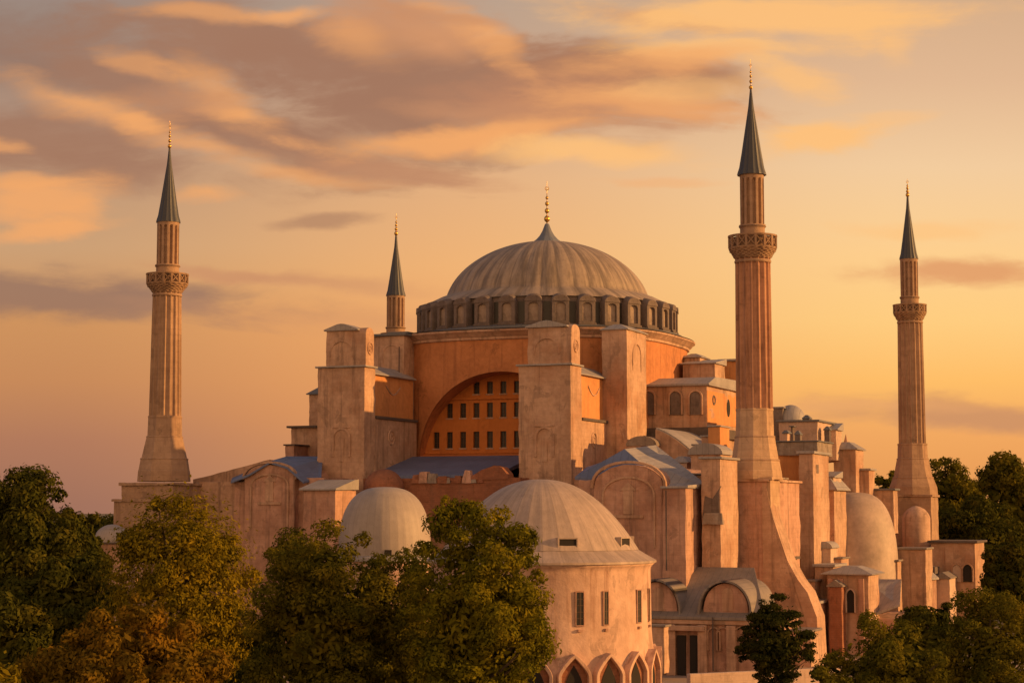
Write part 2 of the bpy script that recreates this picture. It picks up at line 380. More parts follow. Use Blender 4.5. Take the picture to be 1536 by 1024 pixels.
def blk(name, pl, pr, pt, pb, b, ps=None, depth=None, mat='stone', parent=mosque, bevel=.08, cap=None, capmat='lead', capo=.3, caph=.35, top=0., slopecap=None):
    """masonry block: front face pl..pr, pt..pb; side face reaching ps; optional lead cap as a sub-part"""
    x1, z1 = F(pr, pt, b); x0, _ = F(pl, pt, b); _, z0 = F(pr, pb, b)
    if ps is not None: b2, _ = S(ps, pt, x1); depth = b-b2
    y0, y1 = -b, -b+depth
    o = MB().box(x0, x1, y0, y1, z0, z1, top).build(name, mat, parent, bevel=bevel)
    if cap == 'slab':
        MB().box(x0-capo, x1+capo, y0-capo, y1+capo, z1, z1+caph).build('coping', capmat, o, bevel=.05)
    elif cap == 'hip':
        c = MB().box(x0-capo, x1+capo, y0-capo, y1+capo, z1, z1+.12)
        c.box(x0-capo, x1+capo, y0-capo, y1+capo, z1+.12, z1+.12+caph, top=min(x1-x0, y1-y0)/2*.8+capo*.5)
        c.build('lead_roof', capmat, o, bevel=.04)
    elif cap == 'gable':    # ridge runs back
        xm = (x0+x1)/2
        MB().prism([(x0-capo, z1), (x1+capo, z1), (x1+capo, z1+.15), (xm, z1+caph), (x0-capo, z1+.15)], y0-capo, y1+capo).build('lead_roof', capmat, o, bevel=.04)
    elif cap == 'barrel':   # ridge runs back
        xm = (x0+x1)/2; r = (x1-x0)/2+capo
        poly = [(xm+r*math.cos(math.pi*k/14), z1+caph*math.sin(math.pi*k/14)) for k in range(15)]
        MB().prism(poly, y0-capo, y1+capo).build('lead_roof', capmat, o, smooth=30)
    elif cap == 'shed':     # falls towards the viewer
        MB().prism([(y0-capo, z1), (y1, z1), (y1, z1+caph+.15), (y0-capo, z1+.15)], x0-capo, x1+capo, 'x').build('lead_roof', capmat, o, bevel=.04)
    o['_d'] = (x0, x1, y0, y1, z0, z1)
    return o
def dims(o): return tuple(o['_d'])

def arch_pts(cx, z0, r, zs, n=16, pointed=0.):
    """opening outline from bottom left, over the arch, to bottom right"""
    pts = [(cx-r, z0)]
    for k in range(n+1):
        a = math.pi-math.pi*k/n
        x = cx+r*math.cos(a); z = zs+r*math.sin(a)*(1+pointed*abs(math.sin(a))**3)
        pts.append((x, z))
    pts.append((cx+r, z0)); return pts
def moulding(pts_in, wd, y0, y1, axis='y', center=None):
    """raised band along an open outline of (u,z) points"""
    mb = MB(); c = center
    cx = sum(p[0] for p in pts_in)/len(pts_in); 
    zs = min(p[1] for p in pts_in) if c is None else c
    out = []
    n = len(pts_in)
    for i, p in enumerate(pts_in):
        a = Vector(pts_in[max(i-1, 0)]); b = Vector(pts_in[min(i+1, n-1)]); d = (b-a).normalized(); nn = Vector((-d.y, d.x))
        out.append((p[0]+nn.x*wd, p[1]+nn.y*wd))
    for i in range(n-1):
        mb.prism([pts_in[i], pts_in[i+1], out[i+1], out[i]], y0, y1, axis)
    return mb
def ring_x(x, y, z, r, tr, n=20, m=6):
    """torus lying on a wall that faces +x"""
    mb = MB(); vs = []
    for i in range(n):
        a = 2*math.pi*i/n
        for j in range(m):
            t_ = 2*math.pi*j/m; rr = r+tr*math.cos(t_)
            vs.append((x+tr*math.sin(t_), y+rr*math.cos(a), z+rr*math.sin(a)))
    fs = [(i*m+j, i*m+(j+1) % m, ((i+1) % n)*m+(j+1) % m, ((i+1) % n)*m+j) for i in range(n) for j in range(m)]
    return mb.add(vs, fs)
def ring_y(x, y, z, r, tr, n=20, m=6):
    mb = ring_x(0, 0, 0, r, tr, n, m); mb.v = [(p[1]+x, p[0]+y, p[2]+z) for p in mb.v]; return mb

def zY(py, Y, px=768): return W(px, py, Y).z

# ---- central dome
rz0 = zY(497, 242)+.7; RR = 195/2800*262
dome_z0 = zY(447, 260); dome_z1 = zY(363, 260); HR = 152/2800*261; rz1 = dome_z0-.2
prof = []
hh = dome_z1-dome_z0; RS = (HR*HR+hh*hh)/(2*hh)
for k in range(31):
    q = k/30; z = hh*math.sin(q*math.pi/2)**1.0
    el = HR*math.sqrt(max(0, 1-(z/hh)**2)); sp = math.sqrt(max(0, RS**2-(RS-hh+z)**2))
    prof.append((el*.5+sp*.5 if k < 30 else .02, z))
def ribmod(r, z, a, j):
    return r*(1-.008*abs(math.cos(a*20))**6) if r > .5 else r
prof = [(RR-.9, rz0+4.1-dome_z0), (RR-1.2, rz0+4.45-dome_z0), (HR+1.0, -.35)]+prof
dome = MB().lathe(prof, 320, mod=ribmod, close=False).build('dome', 'dome_lead', mosque, smooth='all', loc=(0, 0, dome_z0))
# cap and finial
czb = zY(363, 260)-.25; czt = zY(336, 260); cr = 21/2800*260
MB().lathe([(cr+.05, 0), (cr, .25), (cr*.8, .55), (cr*.55, 1.1), (cr*.36, (czt-czb)*.62), (.28, czt-czb), (.02, czt-czb+.1)], 32, mod=lambda r, z, a, j: r*(1+.04*math.cos(a*8))).build('dome_cap', 'cap_lead', dome, smooth=50, loc=(0, 0, czb-dome_z0))
def finial_prof(h, w_):
    P = [(w_*.9, 0)]
    balls = [(.16, 1.0), (.34, .75), (.50, .62), (.63, .45)]
    z = 0
    for c, s_ in balls:
        br = w_*s_*1.25
        P += [(w_*.22, h*c-br*1.5)]
        P += [(br*math.sin(math.pi*k/8)+w_*.15, h*c-br*math.cos(math.pi*k/8)*1.2) for k in range(1, 8)]
        P += [(w_*.2, h*c+br*1.5)]
    P += [(w_*.14, h*.78), (.02, h)]
    return P
def crescent(h, w_):
    mb = MB(); zc = h*.84; r = w_*.9; n = 14
    for k in range(n):
        a0 = R(110+320*k/n); a1 = R(110+320*(k+1)/n)
        def wd(a): return r*(.10+.22*max(0, math.sin((a-R(110))/R(320)*math.pi)))
        p = [(r*math.cos(a0), zc+r*math.sin(a0)), (r*math.cos(a1), zc+r*math.sin(a1)), ((r-wd(a1))*math.cos(a1), zc+(r-wd(a1))*math.sin(a1)), ((r-wd(a0))*math.cos(a0), zc+(r-wd(a0))*math.sin(a0))]
        mb.prism(p, -.05, .05)
    return mb
fh = zY(272, 260)-czt+.3
mb = MB().lathe(finial_prof(fh, .30), 12); mb.add(*[(c.v, c.f) for c in [crescent(fh, .34)]][0])
mb.build('finial', 'gold', dome, smooth=50, loc=(0, 0, czt-.3-dome_z0))

# ---- window ring of the dome: sloping drum plus twenty-eight hooded bays
rz0 = zY(497, 242)+.7; ring = MB().lathe([(RR-1.15, rz0), (RR-1.15, rz0+3.4), (RR-1.3, rz0+4.1), (RR-2, rz0+4.1)], 140, close=False).build('window_ring', 'dark_stone', mosque, smooth=30)
MB().lathe([(RR+.55, rz0-.55), (RR+.75, rz0-.40), (RR+.6, rz0+.05), (RR-.3, rz0+.35), (RR-1.1, rz0+.3)], 160, close=False).build('lead_apron', 'lead_dark', ring, smooth=30)
NB = 32
random.seed(4)
def bay_mesh():
    """one hooded bay pointing along +x, its wall on x = RR-1"""
    wd = 1.12; m = MB(); x0, x1 = RR-1.9, RR-.05; h = 3.75
    outer = [(-wd, rz0+.25)]+[(-wd, rz0+h-.3)]+[(-wd*math.cos(math.pi*k/8), rz0+h-.3+.62*math.sin(math.pi*k/8)) for k in range(1, 8)]+[(wd, rz0+h-.3), (wd, rz0+.25)]
    iw = .66; inner = [(-iw, rz0+.75), (-iw, rz0+2.7)]+[(-iw*math.cos(math.pi*k/8), rz0+2.7+.45*math.sin(math.pi*k/8)) for k in range(1, 8)]+[(iw, rz0+2.7), (iw, rz0+.75)]
    n = len(outer)
    def pt(p, x): return (x, p[0], p[1])
    vs = [pt(p, x1) for p in outer]+[pt(p, x1) for p in inner]+[pt(p, x1-.38) for p in inner]+[pt(p, x0) for p in outer]
    fs = []
    for i in range(n-1):
        fs += [(i, i+1, n+i+1, n+i), (n+i, n+i+1, 2*n+i+1, 2*n+i), (i, 3*n+i, 3*n+i+1, i+1)]
    fs += [(n-1, 0, n, 2*n-1), (2*n-1, n, 2*n, 3*n-1), (0, n-1, 4*n-1, 3*n)]
    m.add(vs, fs)
    # rounded hood running back to the dome
    K = 10; secs = []
    for (xx, w_, zb, rr) in ((x1+.12, wd+.06, rz0+h-.42, .78), (x1-.7, wd*.98, rz0+h-.12, .74), (x1-1.3, wd*.9, rz0+h+.1, .62), (x1-2.1, wd*.7, rz0+h+.2, .3)):
        secs.append([(xx, -w_*math.cos(math.pi*k/K), zb+rr*math.sin(math.pi*k/K)) for k in range(K+1)])
    vs = [p for q in secs for p in q]; M_ = K+1
    m.add(vs, [(j*M_+i, j*M_+i+1, (j+1)*M_+i+1, (j+1)*M_+i) for j in range(3) for i in range(K)]+[tuple(range(M_))])
    m.box(x1-.2, x1+.16, -wd-.1, wd+.1, rz0+.2, rz0+.5)
    return m
b0 = bay_mesh().build('hooded_bay', 'dark_stone', ring, smooth=30, bevel=.05)
p0 = MB().box(RR-.75, RR-.42, -.7, .7, rz0+.6, rz0+3.3).build('panel', 'ring_panel', b0)
# the panel belongs to the bay mesh level (sub-part); fold it in as a second material instead
p0m = p0.data; bpy.data.objects.remove(p0)
b0.data.materials.append(MATS['ring_panel'])
bm = bmesh.new(); bm.from_mesh(b0.data); nf0 = len(bm.faces); bm.from_mesh(p0m)
for i, f in enumerate(bm.faces): f.material_index = 1 if i >= nf0 else 0
bm.to_mesh(b0.data); bm.free()
for k in range(NB):
    o = b0 if k == 0 else b0.copy()
    if k: sc.collection.objects.link(o); o.parent = ring
    o.rotation_euler.z = 2*math.pi*(k+.35)/NB
# dark windows between the bays
w0 = MB().box(RR-1.2, RR-1.1, -.45, .45, rz0+.6, rz0+3.4).build('ring_window', 'window_glass', ring)
for k in range(NB):
    o = w0 if k == 0 else w0.copy()
    if k: sc.collection.objects.link(o); o.parent = ring
    o.rotation_euler.z = 2*math.pi*(k+.85)/NB

# ---- square body with rounded corners carrying the drum, arch in front
SB = 18.4; NE = 3.0
def sup(a, Rr=SB, n=NE):
    c, s_ = math.cos(a), math.sin(a); k = (abs(c)**n+abs(s_)**n)**(-1/n); return Rr*k*c, Rr*k*s_
zc_top = rz0-.55
zb_body = F(640, 700, 17)[1]
def fx(x): return (SB**NE-abs(x)**NE)**(1/NE)
ax0, _ = F(624, 660, 17.2); acx, az_top = F(750, 557, 18.4)
AR = acx-ax0
AZS = az_top-AR*.98
ABASE = F(700, 684, 16)[1]
body = MB()
xs = [acx+AR*math.cos(math.pi-math.pi*k/40) for k in range(41)]
# front band above the arch, following the rounded plan
def archz(x):
    d = (x-acx)/AR; return AZS+AR*.98*math.sqrt(max(0, 1-d*d))
lo = [-SB*.86+ (xs[0]+SB*.86)*i/12 for i in range(12)]; hi = [xs[-1]+(SB*.86-xs[-1])*i/12 for i in range(1, 13)]
allx = lo+xs+hi
top = zc_top
for xa, xb in zip(allx[:-1], allx[1:]):
    ina = xs[0]-1e-6 <= xa and xb <= xs[-1]+1e-6
    za = archz(xa) if ina else zb_body; zb = archz(xb) if ina else zb_body
    body.add([(xa, -fx(xa), za), (xb, -fx(xb), zb), (xb, -fx(xb), top), (xa, -fx(xa), top)], [(0, 1, 2, 3)])
# jamb + soffit of the arch
YB = -14.6
jl = [(xs[0], ABASE-1)]+[(x, archz(x)) for x in xs]+[(xs[-1], ABASE-1)]
for (xa, za), (xb, zb) in zip(jl[:-1], jl[1:]):
    body.add([(xa, -fx(xa), za), (xb, -fx(xb), zb), (xb, YB+.3, zb), (xa, YB+.3, za)], [(0, 1, 2, 3)])
# jamb front from the spring line down
body.add([(xs[0], -fx(xs[0]), zb_body), (xs[0], -fx(xs[0]), AZS), (xs[0], YB, AZS), (xs[0], YB, zb_body)], [(0, 1, 2, 3)])
body.add([(xs[-1], -fx(xs[-1]), zb_body), (xs[-1], -fx(xs[-1]), AZS), (xs[-1], YB, AZS), (xs[-1], YB, zb_body)], [(0, 1, 2, 3)])
# the other sides
a_st = math.atan2(-fx(SB*.86), SB*.86)
a_en = math.atan2(-fx(-SB*.86), -SB*.86)+2*math.pi
NN = 90
pts = [sup(a_st+(a_en-a_st)*i/NN) for i in range(NN+1)]
for (p, q) in zip(pts[:-1], pts[1:]):
    body.add([(p[0], p[1], zb_body-6), (q[0], q[1], zb_body-6), (q[0], q[1], top), (p[0], p[1], top)], [(0, 1, 2, 3)])
body = body.build('arch_wall', 'plaster_orange', mosque, smooth=35)
# cornice round the top
NC = 160
corn = MB(); cprof = [(0., -1.15), (.28, -1.05), (.30, -.75), (.55, -.6), (.80, -.25), (1.05, -.1), (1.08, .12), (.2, .35)]
vs = []
for (dr, dz) in cprof:
    for i in range(NC):
        x, y = sup(2*math.pi*i/NC); x2, y2 = (x*(1+dr/SB), y*(1+dr/SB)); vs.append((x2, y2, zc_top+dz))
corn.add(vs, [(j*NC+i, j*NC+(i+1) % NC, (j+1)*NC+(i+1) % NC, (j+1)*NC+i) for j in range(len(cprof)-1) for i in range(NC)])
corn.build('cornice', 'stone', body, smooth=35)
roofm = MB(); vs = [(0, 0, zc_top+.5)]+[(sup(2*math.pi*i/NC)[0]*1.05, sup(2*math.pi*i/NC)[1]*1.05, zc_top+.3) for i in range(NC)]
roofm.add(vs, [(0, 1+i, 1+(i+1) % NC) for i in range(NC)]).build('shoulder_roof', 'lead_dark', body)
# arch moulding in stone
mo = MB(); outp = []
m1 = [(acx+(AR+.0)*math.cos(math.pi-math.pi*k/40), AZS+(AR*.98)*math.sin(math.pi*k/40)) for k in range(41)]
m2 = [(acx+(AR+.55)*math.cos(math.pi-math.pi*k/40), AZS+(AR*.98+.55)*math.sin(math.pi*k/40)) for k in range(41)]
for i in range(40):
    q = [m1[i], m1[i+1], m2[i+1], m2[i]]
    vs = [(p[0], -fx(p[0])-.14, p[1]) for p in q]+[(p[0], -fx(p[0])+.3, p[1]) for p in q]
    mo.add(vs, [(0, 1, 2, 3), (3, 2, 6, 7), (0, 4, 5, 1)])
mo.build('arch_moulding', 'plaster_orange', body, smooth=30)

# ---- tympanum with its rows of windows
def wall_with_holes(x0, x1, z0, z1, y, th, holes):
    """front-facing wall with rectangular holes (x0,x1,z0,z1), reveals included"""
    m = MB()
    X = sorted(set([x0, x1]+[h[0] for h in holes]+[h[1] for h in holes])); Z = sorted(set([z0, z1]+[h[2] for h in holes]+[h[3] for h in holes]))
    for i in range(len(X)-1):
        for j in range(len(Z)-1):
            cx, cz = (X[i]+X[i+1])/2, (Z[j]+Z[j+1])/2
            if any(h[0] < cx < h[1] and h[2] < cz < h[3] for h in holes): continue
            m.add([(X[i], y, Z[j]), (X[i+1], y, Z[j]), (X[i+1], y, Z[j+1]), (X[i], y, Z[j+1])], [(0, 1, 2, 3)])
    for (a, b_, c, d) in holes:
        m.add([(a, y, c), (b_, y, c), (b_, y, d), (a, y, d), (a, y+th, c), (b_, y+th, c), (b_, y+th, d), (a, y+th, d)],
              [(0, 4, 5, 1), (1, 5, 6, 2), (2, 6, 7, 3), (3, 7, 4, 0)])
    return m
tb = -YB
rows = [(646.5, 671, 5), (603.5, 625.5, 4), (572, 590, 2)]
sp = F(755, 650, tb)[0]-F(734.7, 650, tb)[0]; wc = F(755, 650, tb)[0]
holes = []
for (yt, yb, n_) in rows:
    zt = F(740, yt, tb)[1]; zb = F(740, yb, tb)[1]
    for k in range(-n_, n_+1): holes.append((wc+k*sp-.43, wc+k*sp+.43, zb, zt))
zt_ = az_top+.4
tymp = wall_with_holes(acx-AR-.6, acx+AR+.6, ABASE-1, zt_, YB, .5, holes).build('window_wall', 'plaster_tymp', mosque)
for (a, b_, c, d) in holes:
    m = MB().box(a-.02, b_+.02, YB+.36, YB+.40, c-.02, d+.02)
    wn = m.build('window', 'window_glass', tymp)
    wn.data.materials.append(MATS['frame_paint'])
    bm = bmesh.new(); bm.from_mesh(wn.data); n0 = len(bm.faces)
    fm = MB(); fm.box((a+b_)/2-.035, (a+b_)/2+.035, YB+.30, YB+.355, c, d)
    for q in (1/3, 2/3): fm.box(a, b_, YB+.31, YB+.352, c+(d-c)*q-.03, c+(d-c)*q+.03)
    me2 = bpy.data.meshes.new('t'); me2.from_pydata(fm.v, [], fm.f); bm.from_mesh(me2)
    for i, f in enumerate(bm.faces): f.material_index = 1 if i >= n0 else 0
    bm.to_mesh(wn.data); bm.free()
    MB().box(a-.12, b_+.12, YB-.10, YB+.1, c-.2, c).build('sill', 'stone', tymp)
for py in (597, 678):
    z = F(740, py, tb)[1]; hw = AR*.98 if py > 650 else AR*.72
    MB().box(acx-hw, acx+hw, YB-.28, YB+.1, z-.14, z+.14).build('string_course', 'plaster_tymp', tymp, bevel=.04)
# foot of the wall
z0 = F(700, 690, 17)[1]; z1 = F(700, 679, 16)[1]
MB().prism([(-17.6, z0-1), (-17.6, z0), (YB, z1), (YB, z0-1)], acx-AR-.4, acx+AR, 'x').build('arch_foot', 'plaster_tymp', mosque)

# ---- buttress towers
def relief_front(parent, px, py, b, w_=1.1, h=3.2):
    x, z = F(px, py, b); m = MB()
    mp = moulding(arch_pts(x, z, w_, z+h-w_, 12), .3, -b-.16, -b+.05)
    mp.box(x-w_-.25, x+w_+.25, -b-.16, -b+.05, z+h+.25, z+h+.42)
    mp.box(x-w_*.35, x+w_*.35, -b-.07, -b+.05, z-.6, z+h*.7)
    mp.build('relief', 'stone', parent, bevel=.03)
def tower(lp, rp, sp_, ys, yb, b, ulp, urp, usp, yu, yap, parent=mosque):
    """buttress tower with a gabled narrower head and a round-headed side bay"""
    lower = blk('buttress_tower', lp, rp, ys, yb, b, ps=sp_, mat='stone', bevel=.1)
    x0, x1, y0, y1, z0, z1 = dims(lower)
    MB().box(x0-.3, x1+.3, y0-.3, y1+.2, z1, z1+.22).build('coping', 'lead', lower, bevel=.05)
    ux0, uz1 = F(ulp, yu, b-.4); ux1, _ = F(urp, yu, b-.4); uap = F((ulp+urp)/2, yap, b)[1]
    ub2 = b-.4-(y1-y0)*.75
    MB().box(ux0, ux1, -b+.4, y1-.3, z1+.1, uz1).build('tower_head', 'stone', lower, bevel=.08)
    xm = (ux0+ux1)/2
    MB().prism([(ux0-.3, uz1), (ux1+.3, uz1), (ux1+.3, uz1+.18), (xm+.5, uap-.05), (xm, uap), (xm-.5, uap-.05), (ux0-.3, uz1+.18)], -b+.1, y1).build('lead_roof', 'lead', lower, bevel=.05)
    # side bay with rounded head facing right
    ym = (-b+.4+y1-.3)/2; r = (y1-.3+b-.4)/2
    poly = [(ym-r, z1+.1)]+[(ym-r*math.cos(math.pi*k/12), uz1-.5+.9*math.sin(math.pi*k/12)) for k in range(13)]+[(ym+r, z1+.1)]
    MB().prism(poly, ux1-.3, x1-.05, 'x').build('side_bay', 'stone', lower, smooth=30, bevel=.05)
    zc = (z1+uz1)/2+.1
    rg = ring_x(x1-.03, ym, zc, .72, .12); rg.add(*(lambda q: (q.v, q.f))(ring_x(x1-.03, ym, zc, .34, .1)))
    rg.build('medallion', 'stone', lower, smooth=True)
    mp = moulding(arch_pts(xm, z1+1.4, 1.5, z1+1.8, 12), .2, -b+.28, -b+.45)
    mp.build('relief', 'stone', lower, bevel=.03)
    relief_front(lower, (lp+rp)/2, yb-50 if yb < 720 else yb-60, b, 1.0, 3.4)
    return lower
BT = 33.
T2 = tower(778, 856, 872, 547, 745, BT, 792, 848, 864, 492, 480)
T1 = tower(477, 547, 563, 550, 745, BT, 490, 535, 560, 497, 485)
# connecting walls from outer towers back to inner piers
for T, pe, pt, nm in ((T2, 918, 566, 'flank_wall'), (T1, 612, 565, 'flank_wall')):
    x0, x1, y0, y1, z0, z1 = dims(T)
    zt = S(pe-20, pt, x1-.6)[1]
    b_in = 17.5
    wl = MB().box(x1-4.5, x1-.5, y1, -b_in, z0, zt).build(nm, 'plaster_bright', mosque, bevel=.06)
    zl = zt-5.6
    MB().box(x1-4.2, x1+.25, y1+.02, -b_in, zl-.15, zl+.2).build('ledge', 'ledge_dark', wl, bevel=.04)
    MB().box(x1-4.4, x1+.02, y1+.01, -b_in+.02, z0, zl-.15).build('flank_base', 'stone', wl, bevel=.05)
    MB().prism([(x1-4.8, zt+1.3), (x1-2.5, zt+1.3), (x1+.0, zt), (x1+.0, zt-.15), (x1-4.8, zt-.15)], y1+.01, -b_in).build('lead_roof', 'lead', wl, bevel=.04)
    # swag-like blind arch on the flank
    ym = (y1-b_in)/2; 
    mp = moulding([(ym-2.2+4.4*k/12, zt-1.4-1.1*math.sin(math.pi*k/12)) for k in range(13)], .18, x1-.52, x1-.40, 'x')
    mp.build('relief', 'stone', wl, bevel=.02)
    ring_x(x1+.03, ym-1.5, zl-2.4, .9, .14).build('medallion', 'stone', wl, smooth=True)
    ring_x(x1+.03, ym-1.5, zl-2.4, .4, .12).build('medallion', 'stone', wl, smooth=True)
# inner piers
T3 = blk('inner_pier', 903, 940, 494, 745, 20, ps=969, mat='stone', cap='hip', caph=.7, capo=.25)
x0, x1, y0, y1, z0, z1 = dims(T3)
mp = moulding(arch_pts((y0+y1)/2, z1-5, 1.6, z1-3.2, 12), .2, x1-.05, x1+.10, 'x'); mp.build('relief', 'stone', T3, bevel=.03)
T4 = blk('inner_pier', 550, 606, 503, 745, 19, depth=7, mat='stone', cap='slab', caph=.3, capo=.4, capmat='lead_dark')
x0, x1, y0, y1, z0, z1 = dims(T4)
moulding(arch_pts((x0+x1)/2+1, z1-4.5, 1.3, z1-2.6, 12), .25, y0-.1, y0+.05).build('relief', 'stone', T4, bevel=.03)
# small wing between pier and great wall (left)
blk('stair_wing', 585, 610, 500, 700, 16.5, depth=4, mat='stone', cap='slab', capmat='lead_dark', caph=.25, capo=.3)

# ---- gallery roof under the arch and the body of the building below
xL, zR = F(584, 685, 18.3); xR, _ = F(782, 685, 18.3); zE = F(700, 712, 31)[1]
MB().prism([(-31.5, zE), (-18.6, zR), (-18.6, zR-.6), (-31.5, zE-.4)], xL, xR+2, 'x').build('gallery_roof', 'lead_blue', mosque, bevel=.04)
MB().box(-33, 38, -32.2, 20, 0, zE-.45).build('lower_body', 'stone_rose', mosque, bevel=.1)
MB().box(-30, 34, 14, 40, 0, zE-3).build('rear_body', 'stone_rose', mosque)
# parapet clutter in front of the gallery roof
pr = blk('brick_parapet', 545, 780, 716, 790, 36, depth=3, mat='brick_red', bevel=.1)
x0, x1, y0, y1, z0, z1 = dims(pr)
xg, zg = F(737, 700, 36)
mg = MB().prism([(xg-2.9, z1-.2), (xg+2.2, z1-.2), (xg+2.1, z1+.4), (xg+1.4, zg-.1), (xg+.4, zg+.25), (xg-1., zg-.3), (xg-2.5, z1+.3)], y0-.1, y0+1.6)
mg.build('gablet', 'brick_red', pr, bevel=.15)
random.seed(11)
for i in range(9):
    px = 622+i*12.5+random.uniform(-3, 3); x, z = F(px, 716, 36.4)
    MB().box(x-random.uniform(.3, .7), x+random.uniform(.3, .8), y0-.25, y0+.9, z1-.6, z1+random.uniform(.0, .95), top=random.uniform(.05, .28)).build('broken_block', random.choice(['brick_red', 'brick_red', 'stone_rose', 'grey_stone']), pr, bevel=.08)
def sdome(name, px, pyt, pyb, rpx, b, mat, parent, sq=1., n=40, power=1.):
    x, zt = F(px, pyt, b); _, zb = F(px, pyb, b); xr, _ = F(px+rpx, pyb, b); r = abs(xr-x)
    P = [(r*math.cos(math.pi/2*k/20)**power, (zt-zb)*math.sin(math.pi/2*k/20)**power) for k in range(21)]; P[-1] = (.01, zt-zb)
    return MB().lathe(P, n, close=False).build(name, mat, parent, smooth='all', loc=(x, -b, zb))
sdome('small_half_dome', 576, 703, 732, 27, 37.5, 'brick_red', mosque)


# ---- left flank
blk('west_block', 437, 480, 641, 740, 22, depth=9, mat='stone', cap='slab', capmat='ledge_dark', caph=.28, capo=.5)
blk('west_turret', 464, 492, 591, 660, 14, depth=6, mat='stone', cap='hip', capmat='lead_dark', caph=1.0, capo=.35)

# ---- side halls with an arched gable (left and right)
def hall(gl, gr, yg, yb, ye, ridge_px, ridge_py, b, back, left_ext, right_px, side_px, mat):
    """gable front with segmental arch head gl..gr; roof ridge back; pier to the right"""
    x0, ze = F(gl, ye, b); x1, _ = F(gr, ye, b); xm, zg = F((gl+gr)/2, yg, b)
    h = MB(); n = 18
    r = (x1-x0)/2
    poly = [(x0, 0), (x0, ze)]+[(xm-r*math.cos(math.pi*k/n), ze+(zg-ze)*math.sin(math.pi*k/n)**.8) for k in range(1, n)]+[(x1, ze), (x1, 0)]
    g = h.prism(poly, -b, -back).build('side_hall', mat, mosque, bevel=.08)
    pts = [(xm-(r+.1)*math.cos(math.pi*k/n), ze+.05+(zg-ze+.1)*math.sin(math.pi*k/n)**.8) for k in range(n+1)]
    moulding(pts, .28, -b-.22, -b+.3).build('gable_moulding', 'stone', g, bevel=.05)
    pts = [(xm-(r*.72)*math.cos(math.pi*k/n), ze-.9+(zg-ze)*.8*math.sin(math.pi*k/n)**.8) for k in range(n+1)]
    moulding([(pts[0][0], ze-6)]+pts+[(pts[-1][0], ze-6)], .22, -b-.14, -b+.1).build('blind_arch', 'stone', g, bevel=.04)
    m = MB(); m.box(xm-.55, xm+.55, -b-.12, -b+.1, ze-2.6, ze-.2); m.box(xm-1.6, xm+1.6, -b-.16, -b+.1, ze-3.0, ze-2.65)
    m.prism([(xm-.9, ze-.2), (xm+.9, ze-.2), (xm, ze+.7)], -b-.12, -b+.1)
    m.build('relief', 'stone', g, bevel=.04)
    return g, x0, x1, ze, zg, xm
# right hall
HB = 61.
g, hx0, hx1, hze, hzg, hxm = hall(891, 994, 697, 860, 733, 0, 0, HB, 34, 0, 0, 0, 'stone_rose')
pier = blk('hall_pier', 994, 1028, 729, 960, HB+.6, ps=1053, mat='stone_rose', bevel=.1)
px0, px1, py0, py1, pz0, pz1 = dims(pier)
def slab(pts4, th, name, mat, parent):
    vs = list(pts4)+[(p[0], p[1], p[2]-th) for p in pts4]; n = len(pts4)
    fs = [tuple(range(n)), tuple(range(2*n-1, n-1, -1))]+[(i, (i+1) % n, n+(i+1) % n, n+i) for i in range(n)]
    return MB().add(vs, fs).build(name, mat, parent, bevel=.04)
q = lambda px, py, b: (F(px, py, b)[0], -b, F(px, py, b)[1])
rA = q(937, 673, HB-3.5); rB = q(984, 667, 46); rL = q(862, 715, HB-1.4); rR = q(1003, 730, HB-1.2); rC = (px1+.35, py0-.3, pz1+.1); rD = (px1+.35, py1+.1, pz1+.35)
slab([rL, rA, rR], .3, 'hall_roof', 'lead_blue', mosque)
slab([rL, rA, rB, q(880, 700, 46)], .28, 'hall_roof', 'lead_blue', mosque)
slab([rA, rR, rC, rD, rB], .3, 'hall_roof', 'lead', mosque)
MB().box(px0-.2, px1+.25, py0-.25, py1+.25, pz1-.2, pz1+.02).build('coping', 'lead', pier, bevel=.05)
za = rL[2]
MB().box(hx1-.3, px1-.3, py1-.5, -34, 0, pz1-.3).build('hall_side', 'stone_rose', mosque, bevel=.08)
# infill behind the gable so the roof rests on masonry
MB().box(hx0-2.0, hx0+.2, -HB+1.0, -32, 0, za-.3).build('hall_side', 'stone_rose', mosque, bevel=.08)

# left hall
g2, lx0, lx1, lze, lzg, lxm = hall(368, 442, 697, 860, 720, 0, 0, 42., 30, 0, 0, 0, 'stone_rose')
LB = 42.
MB().box(F(349, 722, LB)[0], lx0+.05, -LB+.5, -28, 0, F(349, 722, LB)[1]).build('hall_side', 'stone_rose', mosque, bevel=.08)
MB().box(F(290, 722, LB)[0], F(350, 722, LB)[0]-.02, -LB+1.5, -30, 0, F(300, 722, LB)[1]).build('hall_side', 'stone', mosque, bevel=.08)
slab([q(346, 722, LB+.5), q(372, 712, LB+.5), q(405, 692, LB+.2), q(430, 684, 30), q(352, 706, 30)], .25, 'hall_roof', 'lead_blue', mosque)
slab([q(405, 692, LB+.2), q(430, 700, LB+.3), q(455, 722, LB+.5), q(482, 716, LB-4), q(484, 684, 31), q(430, 684, 30)], .25, 'hall_roof', 'lead_blue', mosque)
MB().prism([(F(290, 720, 38)[0], 0), (F(404, 720, 38)[0], 0), (F(404, 689, 38)[0], F(404, 689, 38)[1]), (F(290, 719, 38)[0], F(290, 719, 38)[1])], -38, -34).build('sloping_wall', 'stone', mosque, bevel=.08)
MB().box(lx1-.05, F(480, 722, LB)[0], -LB+1., -30, 0, F(480, 716, LB)[1]).build('hall_side', 'stone_rose', mosque, bevel=.08)
